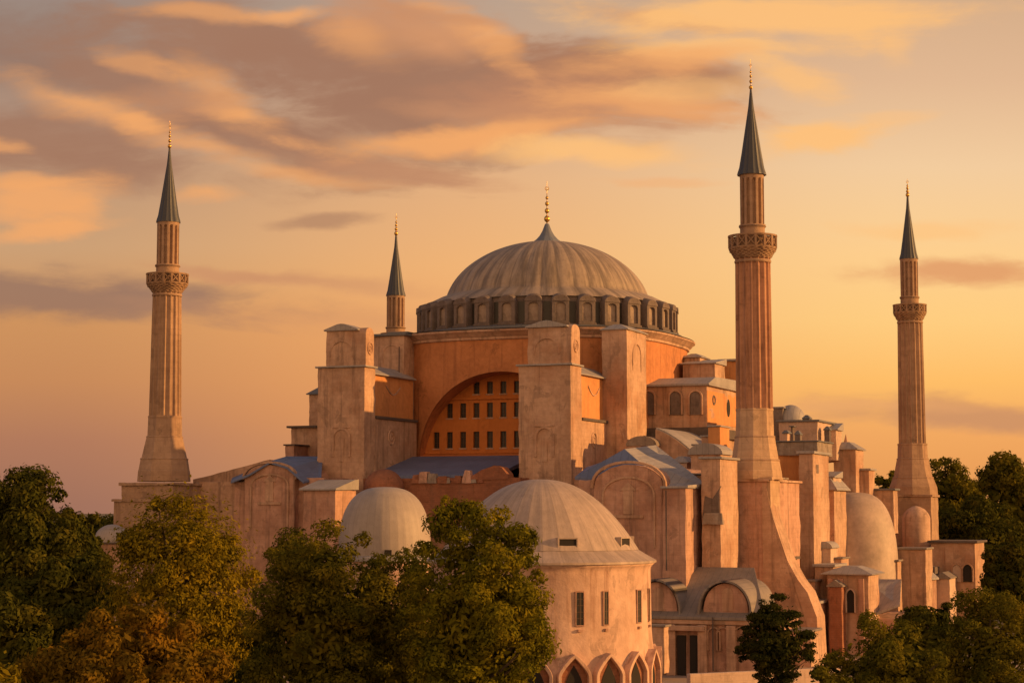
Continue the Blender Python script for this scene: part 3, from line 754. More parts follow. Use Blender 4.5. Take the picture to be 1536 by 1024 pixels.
# lean-to with pale slab roof
lt = blk('lean_to', 455, 503, 735, 900, 47, ps=534, mat='stone_rose', bevel=.08)
x0, x1, y0, y1, z0, z1 = dims(lt)
MB().prism([(y0-.45, z1), (y1+.2, z1+.1), (y1+.2, z1+1.35), (y1-.8, z1+1.3), (y0-.45, z1+.22)], x0-.4, x1+.3, 'x').build('lead_roof', 'lead', lt, bevel=.05)

# ---- right flank of the dome: semi-dome blocks
e1 = blk('east_block', 962, 1060, 578, 720, 9, ps=1112, mat='stone', bevel=.1)
x0, x1, y0, y1, z0, z1 = dims(e1)
c = MB(); c.box(x0-.5, x1+.5, y0-.5, y1, z1, z1+.25); c.prism([(y0-.5, z1+.25), (y1, z1+.25), (y1, z1+1.6), (y0+3.0, z1+1.3)], x0-.4, x1+.4, 'x'); c.build('lead_roof', 'lead', e1, bevel=.06)
for px in (974, 1014, 1044):
    x, z = F(px, 622, 9)
    m = moulding(arch_pts(x, z, .75, z+2.3, 10), .24, y0-.35, y0+.05); m.build('niche', 'stone', e1, bevel=.03)
    MB().prism(arch_pts(x, z, .7, z+2.3, 10), y0-.2, y0+.05).build('niche_shade', 'dark_stone', e1)  # dark panel stands in for the shade inside the niche
ytmp, ztmp = S(1071, 600, x1)
MB().prism(arch_pts(-ytmp, ztmp-2.6, .6, ztmp, 10), x1-.3, x1+.03, 'x').build('window', 'plaster_orange', e1)
ring_x(x1+.05, -S(1070, 600, x1)[0], S(1070, 600, x1)[1], .55, .14).build('round_window', 'dark_stone', e1, smooth=True)
rw = MB(); yy, zz = -S(1092, 612, x1)[0], S(1092, 612, x1)[1]
rw.prism([(yy+.9*math.cos(2*math.pi*k/20), zz+1.2*math.sin(2*math.pi*k/20)) for k in range(20)], x1-.1, x1+.06, 'x'); rw.build('round_window', 'void_dark', e1)
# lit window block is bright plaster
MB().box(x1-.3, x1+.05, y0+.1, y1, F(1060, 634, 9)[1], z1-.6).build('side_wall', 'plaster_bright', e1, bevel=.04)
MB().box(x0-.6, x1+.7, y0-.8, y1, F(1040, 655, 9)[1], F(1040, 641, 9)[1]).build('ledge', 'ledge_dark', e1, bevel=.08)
e2 = blk('east_upper_block', 1024, 1072, 545, 620, -2, ps=1087, mat='stone', bevel=.08, cap='shed', caph=.8, capo=.3)
e3 = blk('east_upper_block', 1080, 1112, 541, 620, -9, depth=10, mat='plaster_bright', bevel=.08, cap='slab', caph=.3, capo=.3)
e4 = blk('chimney_block', 1026, 1050, 536, 560, -5, depth=4, mat='stone', bevel=.06, cap='hip', caph=.5, capo=.3)
# wavy vault roof stepping down
x0, z0 = F(984, 648, 24); x1, z1 = F(1052, 690, 24)
n = 16; poly = [(x0, z1-2.5)]+[(x0+(x1-x0)*k/n, z1+(F(984, 641, 24)[1]-z1)*((1-(k/n)**1.1)) + .4*math.sin(math.pi*k/n)) for k in range(n+1)]+[(x1, z1-2.5)]
vault = MB().prism(poly, -24, -9).build('vault_roof', 'lead', mosque, smooth=30)
MB().prism([(poly[0][0]+.05, 0)]+[(p[0], p[1]-.25) for p in poly[1:-1]]+[(poly[-1][0]-.05, 0)], -24.25, -24.02).build('vault_gable', 'stone', vault)
blk('vault_base', 984, 1060, 694, 760, 24, depth=14, mat='stone', bevel=.08)
blk('low_block', 940, 984, 668, 740, 26, depth=10, mat='stone', bevel=.15, cap='barrel', caph=1.2, capo=.1, capmat='grey_stone')
# small round-roofed block next to the near minaret
blk('small_block', 1036, 1081, 681, 720, 36, ps=1096, mat='stone', cap='barrel', caph=1.3, capo=.3, bevel=.06)
blk('small_block', 1062, 1080, 640, 700, 30, ps=1094, mat='plaster_bright', cap='slab', caph=.2, capo=.15, bevel=.06)
blk('small_block', 1052, 1064, 655, 700, 29, depth=5, mat='stone', cap='slab', caph=.2, capo=.15, bevel=.06)
tw = blk('stair_tower', 1052, 1080, 688, 960, 58, ps=1106, mat='stone', cap='slab', caph=.25, capo=.25, bevel=.08)
x0, x1, y0, y1, z0, z1 = dims(tw)
m = MB(); xh, zh = F(1066, 752, 58)
m.prism([(xh-.9, zh-1.6), (xh+1.1, zh-1.9), (x1-.1, zh-1.2), (x1-.15, zh+1.0), (xh+1.1, zh+1.6), (xh+.2, zh+.3), (xh-.6, zh+.6)], y0-.06, y0+.3); m.build('broken_opening', 'dark_stone', tw, bevel=.03)
MB().box(xh-.8, xh+1.4, y0-.5, y0+.1, zh-2.3, zh-1.2, top=.2).build('broken_sill', 'grey_stone', tw, bevel=.1)
# recess wall between stair tower and minaret plinth


# ---- outer low aisle in front: lead roofs with two lunettes, walls below
AB = 66.
xa, ze_ = F(962, 922, AB); xe, _ = F(1128, 922, AB)
zt = F(1050, 856, 62)[1]
ro = slab([(xa, -AB-.5, ze_), (xe+1.5, -AB-.5, ze_), (xe-1.8, -58, zt+.3), (xa, -58, zt+.3)], .3, 'aisle_roof', 'lead_mid', mosque)
aw = MB().box(xa, xe+1.2, -AB, -52, 0, ze_-.25).build('aisle_wall', 'stone_rose', mosque, bevel=.08)
MB().box(xa-.1, xe+1.5, -AB-.35, -AB+.1, ze_-.75, ze_-.3).build('eave_cornice', 'stone', aw, bevel=.06)
for (pl, pr_, pa) in ((955, 1018, 872), (1056, 1124, 874)):
    x0, z0 = F(pl, 921, AB-.6); x1, _ = F(pr_, 921, AB-.6); xm = (x0+x1)/2; r = (x1-x0)/2; zt2 = F((pl+pr_)/2, pa, AB-.6)[1]
    n = 18; arc = [(xm-r*math.cos(math.pi*k/n), z0+(zt2-z0)*math.sin(math.pi*k/n)**.85) for k in range(n+1)]
    lu = MB().prism(arc, -AB+.3, -57).build('lunette', 'stone_rose', mosque, bevel=.05)
    arc2 = [(xm-(r+.25)*math.cos(math.pi*k/n), z0+(zt2-z0+.1)*math.sin(math.pi*k/n)**.85) for k in range(n+1)]
    moulding(arc2, .2, -AB-.2, -56.9).build('curved_lead_roof', 'lead_mid', lu, smooth=30)
    MB().prism(arch_pts(xm+.2, z0+.4, .55, z0+2.1, 10), -AB+.24, -AB+.4).build('blind_window', 'stone', lu, bevel=.03)
# pilasters and openings of the aisle wall
for px in (985, 1008, 1055, 1098):
    x, _ = F(px, 950, AB)
    MB().box(x-.45, x+.45, -AB-.55, -AB+.05, 0, ze_-.8).build('pilaster', 'stone', aw, bevel=.06)
for px in (1023, 1042):
    x, z = F(px, 952, AB)
    MB().box(x-.42, x+.42, -AB-.3, -AB+.2, 0, z).build('doorway', 'void_dark', aw)
x, z = F(1031, 945, AB); MB().box(x-1.9, x+1.9, -AB-.9, -AB-.05, z+.02, z+.5).build('door_hood', 'stone', aw, bevel=.06)
for px in (1072, 1086, 1112):
    x, z = F(px, 975, AB); moulding(arch_pts(x, z, .55, z+1.6, 8), .14, -AB-.32, -AB+.05).build('blind_window', 'stone', aw)
# low boundary wall right at the bottom
p = W(1035, 1012, 165); p2 = W(1260, 1000, 172)
lw = MB(); d = (p2-p); d.z = 0; L = d.length; lw.box(0, L, 0, .6, 0, 0.1+p.z); 
lwo = lw.build('garden_wall', 'stone_pale', None, bevel=.06, loc=(p.x, p.y, 0), rotz=math.atan2(d.y, d.x)); tag(lwo, 'low pale stone garden wall at the foot of the small dark pine', 'wall')

# ---- buttress massif under the near minaret
mx0, mz = F(1107, 722, 50); mx1, _ = F(1150, 722, 50)
ms_b, _ = S(1199, 722, mx1)
mas = MB().box(mx0, mx1, -50, -ms_b, 0, mz).build('minaret_buttress', 'stone_rose', mosque, bevel=.1)
MB().box(mx0-.3, mx1+.3, -50.3, -ms_b+.3, mz, mz+.25).build('coping', 'stone', mas, bevel=.05)
# curved flying batter to the right of it: profile in x-z
q0 = F(1150, 735, 50); n = 14
prof_ = []
for (px, py) in ((1150, 726), (1153, 745), (1160, 775), (1170, 805), (1182, 840), (1197, 868), (1212, 888), (1226, 925), (1230, 1000)):
    prof_.append(F(px, py, 49.8))
poly = [(mx1-.5, 0), (mx1-.5, mz-.1)]+prof_+[(prof_[-1][0], 0)]
MB().prism(poly, -50.05, -46.3).build('flying_buttress', 'stone', mosque, bevel=.06)
MB().box(mx1, mx1+.35, -48, -ms_b-1.5, mz-8.4, mz-8.1).build('ledge', 'ledge_dark', mas)

# ---- right flank beyond the near minaret
pier2 = blk('flank_pier', 1198, 1219, 680, 880, 30, ps=1243, mat='stone', bevel=.08, cap='slab', caph=.3, capo=.25)
x0, x1, y0, y1, z0, z1 = dims(pier2)
yy, zz = -S(1226, 703, x1)[0], S(1226, 703, x1)[1]; MB().box(x1-.1, x1+.05, yy-.5, yy+.5, zz-.5, zz+.5).build('small_window', 'dark_stone', pier2)
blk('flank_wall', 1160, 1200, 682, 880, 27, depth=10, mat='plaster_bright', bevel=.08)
blk('dark_parapet', 1166, 1226, 662, 682, 27.5, depth=8, mat='grey_stone', bevel=.08, cap='slab', caph=.15, capo=.2, capmat='lead_dark')
uw = blk('upper_wall', 1168, 1226, 632, 690, 12, ps=1256, mat='stone_pale', bevel=.1, cap='slab', caph=.25, capo=.3, capmat='lead_dark')
blk('upper_wall', 1200, 1254, 645, 690, 6, ps=1262, mat='stone_pale', bevel=.1, cap='shed', caph=.9, capo=.3)
sdome('small_dome', 1186, 607, 632, 22, 6, 'lead', mosque)
blk('dark_turret', 1150, 1174, 612, 690, 8, depth=6, mat='dark_stone', bevel=.08, cap='slab', caph=.2, capo=.2)
for (px, py, w_) in ((1209, 628, 5), (1240, 645, 4), (1196, 652, 3.5), (1222, 640, 3)):
    blk('chimney_stub', px-w_, px+w_, py, py+22, 11 if py != 652 else 20, depth=1.2, mat='dark_stone', bevel=.08, cap='hip', caph=.4, capo=.1, capmat='lead_dark')
tu = blk('turret', 1250, 1283, 674, 760, 4, depth=5, mat='stone', bevel=.08, cap='hip', caph=.9, capo=.35)
x0, x1, y0, y1, z0, z1 = dims(tu)
MB().lathe([(.35, z1+.9), (.2, z1+1.4), (.02, z1+2.1)], 8, c=((x0+x1)/2-.3, (y0+y1)/2)).build('turret_finial', 'stone', tu, smooth=40)
MB().box(x1-.05, x1+1.2, y0+2.5, y1+1, z1-8, z1-2.6).build('turret_wing', 'stone', tu, bevel=.08)
MB().box(x1-.05, x1+1.5, y0+2.2, y1+1.2, z1-2.6, z1-2.35).build('coping', 'lead', tu, bevel=.04)
blk('link_block', 1226, 1251, 735, 900, 17, depth=7, mat='stone', bevel=.08, cap='hip', caph=1.4, capo=.5)
blk('link_wall', 1283, 1340, 735, 800, -2, depth=3, mat='stone', bevel=.08, cap='slab', caph=.25, capo=.3, capmat='lead_dark')
hd = sdome('half_dome', 1280, 738, 888, 68, 5, 'half_dome_lead', mosque, n=60, power=.66)
# curved rib buttress on the half dome
n = 12; b_ = 7
arc = [F(px, py, b_) for (px, py) in ((1305, 740), (1320, 752), (1334, 775), (1343, 805), (1349, 840), (1354, 880))]
poly = [(arc[0][0]-2, arc[-1][1]-3)]+[(arc[0][0]-2, arc[0][1])]+arc+[(arc[-1][0], arc[-1][1]-3)]
# low front rooms under the half dome
lr = blk('low_room', 1240, 1302, 862, 1000, 34, ps=1318, mat='stone', bevel=.08, cap='hip', caph=.8, capo=.6)
x0, x1, y0, y1, z0, z1 = dims(lr)
xx, zz = F(1277, 918, 34); MB().prism(arch_pts(xx, zz, .4, zz+2.0, 8, .3), y0-.25, y0+.3).build('window', 'void_dark', lr)
moulding(arch_pts(xx, zz, .42, zz+2.0, 8, .3), .15, y0-.4, y0+.1).build('window_frame', 'stone_pale', lr)
for px in (1247, 1262, 1293): 
    xx, _ = F(px, 900, 34); MB().box(xx-.3, xx+.3, y0-.4, y0+.05, z0, z1-.4).build('pilaster', 'stone_rose', lr, bevel=.05)
slab([q(1296, 925, 30), q(1350, 905, 30), q(1352, 868, 14), q(1300, 868, 14)], .3, 'low_roof', 'lead', mosque)
MB().box(F(1296, 925, 29.5)[0], F(1350, 905, 29.5)[0], -29.5, -12, 0, F(1296, 927, 29.5)[1]).build('low_wall', 'stone_rose', mosque, bevel=.08)
# stepped blocks below the flank pier
blk('step_block', 1222, 1250, 850, 1000, 32, depth=6, mat='stone', bevel=.08, cap='slab', caph=.3, capo=.25)
blk('step_block', 1205, 1228, 905, 1000, 38, depth=6, mat='stone_rose', bevel=.08, cap='slab', caph=.3, capo=.25)
# round apse with conical lead roof and range at the far right
ax_, az_ = F(1373, 868, -4); ar = F(1404, 868, -4)[0]-ax_
ap = MB().lathe([(ar, 0), (ar, az_)], 40).build('round_apse', 'stone_rose', mosque, smooth=30, loc=(ax_, 4, 0))
MB().lathe([(ar+.35, az_), (ar+.35, az_+.2), (ar*.8, az_+1.0), (ar*.4, az_+1.5), (.02, az_+1.7)], 40).build('lead_roof', 'lead', ap, smooth=30)
rg_ = blk('far_range', 1396, 1462, 814, 1000, -12, ps=1476, mat='stone', bevel=.08, cap='slab', caph=.3, capo=.4, capmat='ledge_dark')
x0, x1, y0, y1, z0, z1 = dims(rg_)
for px in (1436, 1452):
    xx, zz = F(px, 872, -12); m_ = 'void_dark' if px == 1452 else 'stone_pale'
    MB().prism(arch_pts(xx, zz, .55, zz+1.6, 8, .2), y0-.25, y0+.3).build('window', m_, rg_)
    moulding(arch_pts(xx, zz, .6, zz+1.6, 8, .2), .16, y0-.38, y0+.1).build('window_frame', 'stone', rg_)
MB().box(F(1418, 830, -12)[0], F(1430, 830, -12)[0], y0-.2, y0+.1, 0, z1-.6).build('pilaster', 'stone', rg_, bevel=.04)
blk('far_range', 1384, 1402, 850, 1000, -8, depth=4, mat='dark_stone', bevel=.08)

# small stepped masonry and roofs round the buttresses
for (nm, pl, pr, pt, pb, b, ps, dep, mt, cp, cm, ch) in (
    ('step_block', 1033, 1052, 712, 760, 50, 1058, None, 'stone', 'slab', 'lead_mid', .2),
    ('small_block', 1008, 1030, 694, 730, 30, 1044, None, 'stone_pale', 'hip', 'lead', .7),
    ('small_block', 1040, 1056, 668, 700, 33, None, 3, 'grey_stone', 'slab', 'lead_mid', .2),
    ('step_block', 1152, 1166, 718, 740, 36, 1180, None, 'stone', 'slab', 'grey_stone', .2),
    ('step_block', 1224, 1246, 822, 960, 26, 1256, None, 'stone_pale', 'barrel', 'lead', .8),
    ('step_block', 1238, 1262, 838, 960, 24, None, 4, 'stone', 'slab', 'lead_mid', .2),
    ('step_block', 1206, 1222, 872, 985, 35, 1232, None, 'stone', 'slab', 'lead_mid', .2),
    ('brick_bay', 1243, 1262, 880, 1000, 36, 1268, None, 'brick_red', 'gable', 'lead_mid', .8),
    ('step_block', 1320, 1346, 842, 985, 6, 1352, None, 'stone', 'slab', 'lead_mid', .25),
    ('step_block', 1344, 1388, 824, 985, 2, 1398, None, 'stone', 'slab', 'lead_mid', .25),
    ('step_block', 1404, 1424, 868, 985, -6, 1434, None, 'stone_pale', 'gable', 'lead_mid', .9),
    ('step_block', 1140, 1176, 934, 1000, 56, 1196, None, 'stone_rose', 'shed', 'lead_mid', .5),
    ('step_block', 1186, 1216, 948, 1000, 58, 1230, None, 'stone', 'slab', 'lead_mid', .25),
    ('step_block', 972, 996, 940, 1010, 72, 1003, None, 'stone', 'slab', 'lead_mid', .2),
        ('chimney_stub', 1176, 1181, 650, 664, 26, None, 1.2, 'stone', 'hip', 'lead_dark', .3),
    ('chimney_stub', 1186, 1189, 640, 664, 14, None, 1.0, 'dark_stone', 'slab', 'lead_dark', .15),
    ('small_block', 1234, 1250, 716, 760, 16, 1262, None, 'stone_pale', 'shed', 'lead', .7),
    ('west_block', 428, 441, 668, 720, 26, None, 4, 'stone_rose', 'slab', 'ledge_dark', .2)):
    blk(nm, pl, pr, pt, pb, b, ps=ps, depth=dep, mat=mt, cap=cp, capmat=cm, caph=ch, capo=.22, bevel=.08)
# round pier on the front of the right minaret's plinth
rx_, rz_ = F(1374, 768, -17)
MB().lathe([(1.9, 0), (1.9, rz_-.8), (1.7, rz_-.2), (1.2, rz_+.4), (.5, rz_+.8), (.02, rz_+.9)], 32).build('round_pier', 'stone', mosque, smooth=30, loc=(rx_, 17, 0))
# rain pipes and iron straps
for (px, py0_, py1_, b) in ((600, 520, 690, 19.2), (1000, 735, 855, 61.9), (975, 925, 1005, 66.3), (1070, 925, 1005, 66.3)):
    xa_, za_ = F(px, py0_, b); _, zb_ = F(px, py1_, b)
    MB().tube([(xa_, -b-.25, za_), (xa_, -b-.25, zb_)], [.07, .07], 8).build('rain_pipe', 'ledge_dark', mosque)

# ------------------------------------------------------------------ minarets
def minaret(cx, Y, label, ytip, ycone, yeave, ybal0, ybal1, ybal2, yband, yb1, yb2, yb3, wc_, wt, wb, ws, wsb, w1, w2, w3, shaft_mat, mat2, bmat='minaret_stone', finx=0., rot=22.5, nfl=16, plinth=None):
    """heights are read from photo rows at distance Y; half widths in photo pixels"""
    m = Y/2800*1.0; Z = lambda py: zY(py, Y, cx)
    base = W(cx, yb3, Y)
    root = tag(empty('minaret', (base.x, base.y, 0)), label, 'minaret', 'four minarets round the domed mosque')
    D = Vector((0, math.cos(PITCH), math.sin(PITCH)))
    mp = (Vector((base.x, Y, Z(500)))-Vector((0, 0, CAMH))).dot(D)/2800
    def r(wd): return wd*mp
    ph = R(rot)
    def octo(prof, name, mat, n=8, bevel=.05):
        return MB().lathe(prof, n, a0=ph, a1=ph+2*math.pi).build(name, mat, root, bevel=bevel)
    k8 = 1/math.cos(math.pi/8)*.98
    # stepped base
    b = octo([(r(w3)*k8, Z(yb3)), (r(w3)*k8*.97, Z(yb3)*.5+Z(yb2)*.5-.1), (r(w3)*.955*k8, Z(yb2)*.5+Z(yb3)*.5), (r(w2)*1.03*k8, Z(yb2)), (r(w2)*k8, Z(yb2)+.02), (r(w1)*1.04*k8, Z(yb1)), (r(w1)*k8, Z(yb1)+.02), (r(w1)*.97*k8, Z(yband)-.3), (r(w1)*.99*k8, Z(yband)-.2), (r(w1)*.99*k8, Z(yband))], 'stepped_base', bmat)
    # courses on the base
    for (yy, ww) in ((yb1, w1*1.06), (yb2, w2*1.05)):
        MB().lathe([(r(ww)*k8, Z(yy)-.12), (r(ww)*1.01*k8, Z(yy)), (r(ww)*k8*.98, Z(yy)+.1)], 8, a0=ph, a1=ph+2*math.pi).build('moulding', 'minaret_stone', b, bevel=.03)
    # fluted shaft
    nf = nfl
    def flute(rr, z, a, j):
        c = abs(math.sin((a-ph)*nf/2)); return rr*(1-.12*min(1, max(0, (c-.25)*1.8)))
    z0, z1 = Z(yband)-.02, Z(ybal2)
    s_ = MB().lathe([(r(wsb), z0), (r(wsb), z0+.4), (r(wsb*.7+ws*.3), z0*.7+z1*.3), (r(wsb*.35+ws*.65), z0*.35+z1*.65), (r(ws), z1-.6), (r(ws), z1)], nf*12, mod=flute).build('shaft', shaft_mat, root, smooth=25)
    MB().lathe([(r(ws)*1.02, z1-.5), (r(ws)*1.05, z1-.35), (r(ws)*1.02, z1-.2)], 48).build('collar', mat2, s_, smooth=30)
    # balcony: corbels flaring out, pierced parapet
    za, zb, zc_ = Z(ybal2), Z(ybal1), Z(ybal0)
    def corb(rr, z, a, j): return rr*(1+.045*math.cos(a*20+(j % 2)*math.pi)) if 0 < j < 7 else rr
    hh_ = zb-za
    bal = MB().lathe([(r(ws), za-.05), (r(ws)*1.06, za+hh_*.12), (r(ws)*1.10, za+hh_*.25), (r(ws*.6+wb*.4), za+hh_*.4), (r(ws*.5+wb*.5), za+hh_*.55), (r(ws*.25+wb*.75), za+hh_*.7), (r(ws*.2+wb*.8), za+hh_*.85), (r(wb), zb), (r(wb)*1.01, zb+.15), (r(wb)*.7, zb+.16)], 192, mod=corb).build('balcony', 'balcony_stone', root, smooth=30)
    npan = 16; ph_ = zc_-zb
    par = MB()
    par.lathe([(r(wb)*1.0, zc_-.22), (r(wb)*1.03, zc_-.15), (r(wb)*1.03, zc_), (r(wb)*.92, zc_), (r(wb)*.92, zc_-.22)], 64, close=False)
    for k in range(npan):
        a = 2*math.pi*k/npan
        M = Matrix.Rotation(a, 4, 'Z')
        pm = MB().box(r(wb)*.93, r(wb)*1.02, -.12, .12, zb+.1, zc_-.1); pm.xf(M); par.add(pm.v, pm.f)
        # lattice: two small diagonals in each opening
        for sg in (-1, 1):
            pm = MB().box(r(wb)*.945, r(wb)*.985, -.05, .05, -ph_*.45, ph_*.45)
            pm.xf(Matrix.Rotation(a+math.pi/npan, 4, 'Z') @ Matrix.Translation((0, 0, (zb+zc_)/2)) @ Matrix.Rotation(sg*.7, 4, 'X')); par.add(pm.v, pm.f)
    par.lathe([(r(wb)*.84, zb+.1), (r(wb)*.84, zc_-.2)], 48, close=False)
    par.build('parapet', 'balcony_stone', bal, smooth=30)
    # upper turret with tall niches
    zt0, zt1 = zc_-.5, Z(yeave)
    def pil(rr, z, a, j):
        if 3 < j < 8:
            c = math.cos((a-ph)*12); return rr*(1-.24*max(0, min(1, (c+.1)*3)))
        return rr
    zz = [zb, zt0+(zt1-zt0)*.18, zt0+(zt1-zt0)*.20, zt0+(zt1-zt0)*.23, zt0+(zt1-zt0)*.235, zt0+(zt1-zt0)*.25, zt0+(zt1-zt0)*.88, zt0+(zt1-zt0)*.90, zt0+(zt1-zt0)*.93, zt1]
    rr_ = [r(wt)*1.04, r(wt)*1.03, r(wt)*1.12, r(wt)*1.12, r(wt)*1.0, r(wt), r(wt), r(wt), r(wt), r(wt)*1.02]
    tur = MB().lathe(list(zip(rr_, zz)), 192, mod=pil).build('upper_shaft', mat2, root, smooth=25)
    MB().lathe([(r(wt)*1.04, zt0+(zt1-zt0)*.19), (r(wt)*1.15, zt0+(zt1-zt0)*.205), (r(wt)*1.04, zt0+(zt1-zt0)*.225)], 48).build('band', 'ledge_dark', tur, smooth=30)
    # spire
    zt2 = Z(ycone)
    hc = zt2-zt1
    def fl2(rr, z, a, j): return rr*(1-.05*abs(math.sin(a*8)))
    MB().lathe([(r(wc_)*.9, zt1-.08), (r(wc_)*1.06, zt1-.1), (r(wc_)*1.04, zt1+.1), (r(wc_)*.90, zt1+hc*.08), (r(wc_)*.70, zt1+hc*.27), (r(wc_)*.45, zt1+hc*.53), (r(wc_)*.2, zt1+hc*.79), (r(1.3), zt2), (.02, zt2+.1)], 128, mod=fl2).build('spire', 'spire_lead', root, smooth=30)
    fh_ = Z(ytip)-zt2+.4; fw = r(2.1)
    fm = MB().lathe(finial_prof(fh_, fw), 12); cr_ = crescent(fh_, fw); fm.add(cr_.v, cr_.f)
    fm.build('finial', 'gold', root, smooth=50, loc=(0, 0, zt2-.4))
    # plinth
    if plinth:
        for (wx, wy, ya, yb_, bt) in plinth:
            zb_ = 0 if yb_ is None else Z(yb_)
            pm = MB().box(-r(wx), r(wx), -r(wy), r(wy), zb_, Z(ya), top=bt)
            pm.box(-r(wx)-.25+bt, r(wx)+.25-bt, -r(wy)-.25+bt, r(wy)+.25-bt, Z(ya), Z(ya)+.3)
            po = pm.build('plinth', bmat, root, bevel=.08); po.rotation_euler.z = -TH
    return root
# near, left, right, back
minaret(1133, 200, 'tallest and nearest minaret, its brick fluted shaft rising in front of the right flank', 90, 134, 262, 354, 374, 388, 613, 655, 690, 719,
        21, 18, 36, 26.5, 27.5, 27, 33, 38, 'minaret_brick', 'minaret_stone', bmat='minaret_base', rot=22.5+10, plinth=[(30, 30, 720, None, 0)])
minaret(246, 233, 'pale stone minaret standing alone at the left end of the mosque above the yellow tree', 182, 222, 333, 411, 427, 439, 624, 655, 688, 722,
        17.5, 16.5, 31, 21.5, 24, 25, 33, 38.5, 'minaret_stone', 'minaret_stone', rot=22.5+4, plinth=[(44, 44, 728, None, 0), (52, 52, 752, None, 0)])
minaret(1370, 265, 'rightmost pale minaret standing beyond the half dome with trees behind', 268, 293, 388, 457, 470, 480, 665, 688, 716, 742,
        13.5, 13, 24.5, 18.5, 20, 21, 27, 34, 'minaret_stone', 'minaret_stone', rot=22.5+8, plinth=[(31, 31, 745, 820, 0), (36, 36, 818, None, 0)])
minaret(592, 282, 'distant minaret partly hidden behind the left buttress tower, only its top showing', 320, 352, 443, 500, 510, 522, 640, 660, 700, 740,
        14, 13.5, 22, 18, 20, 21, 27, 32, 'minaret_stone', 'minaret_stone', rot=22.5)

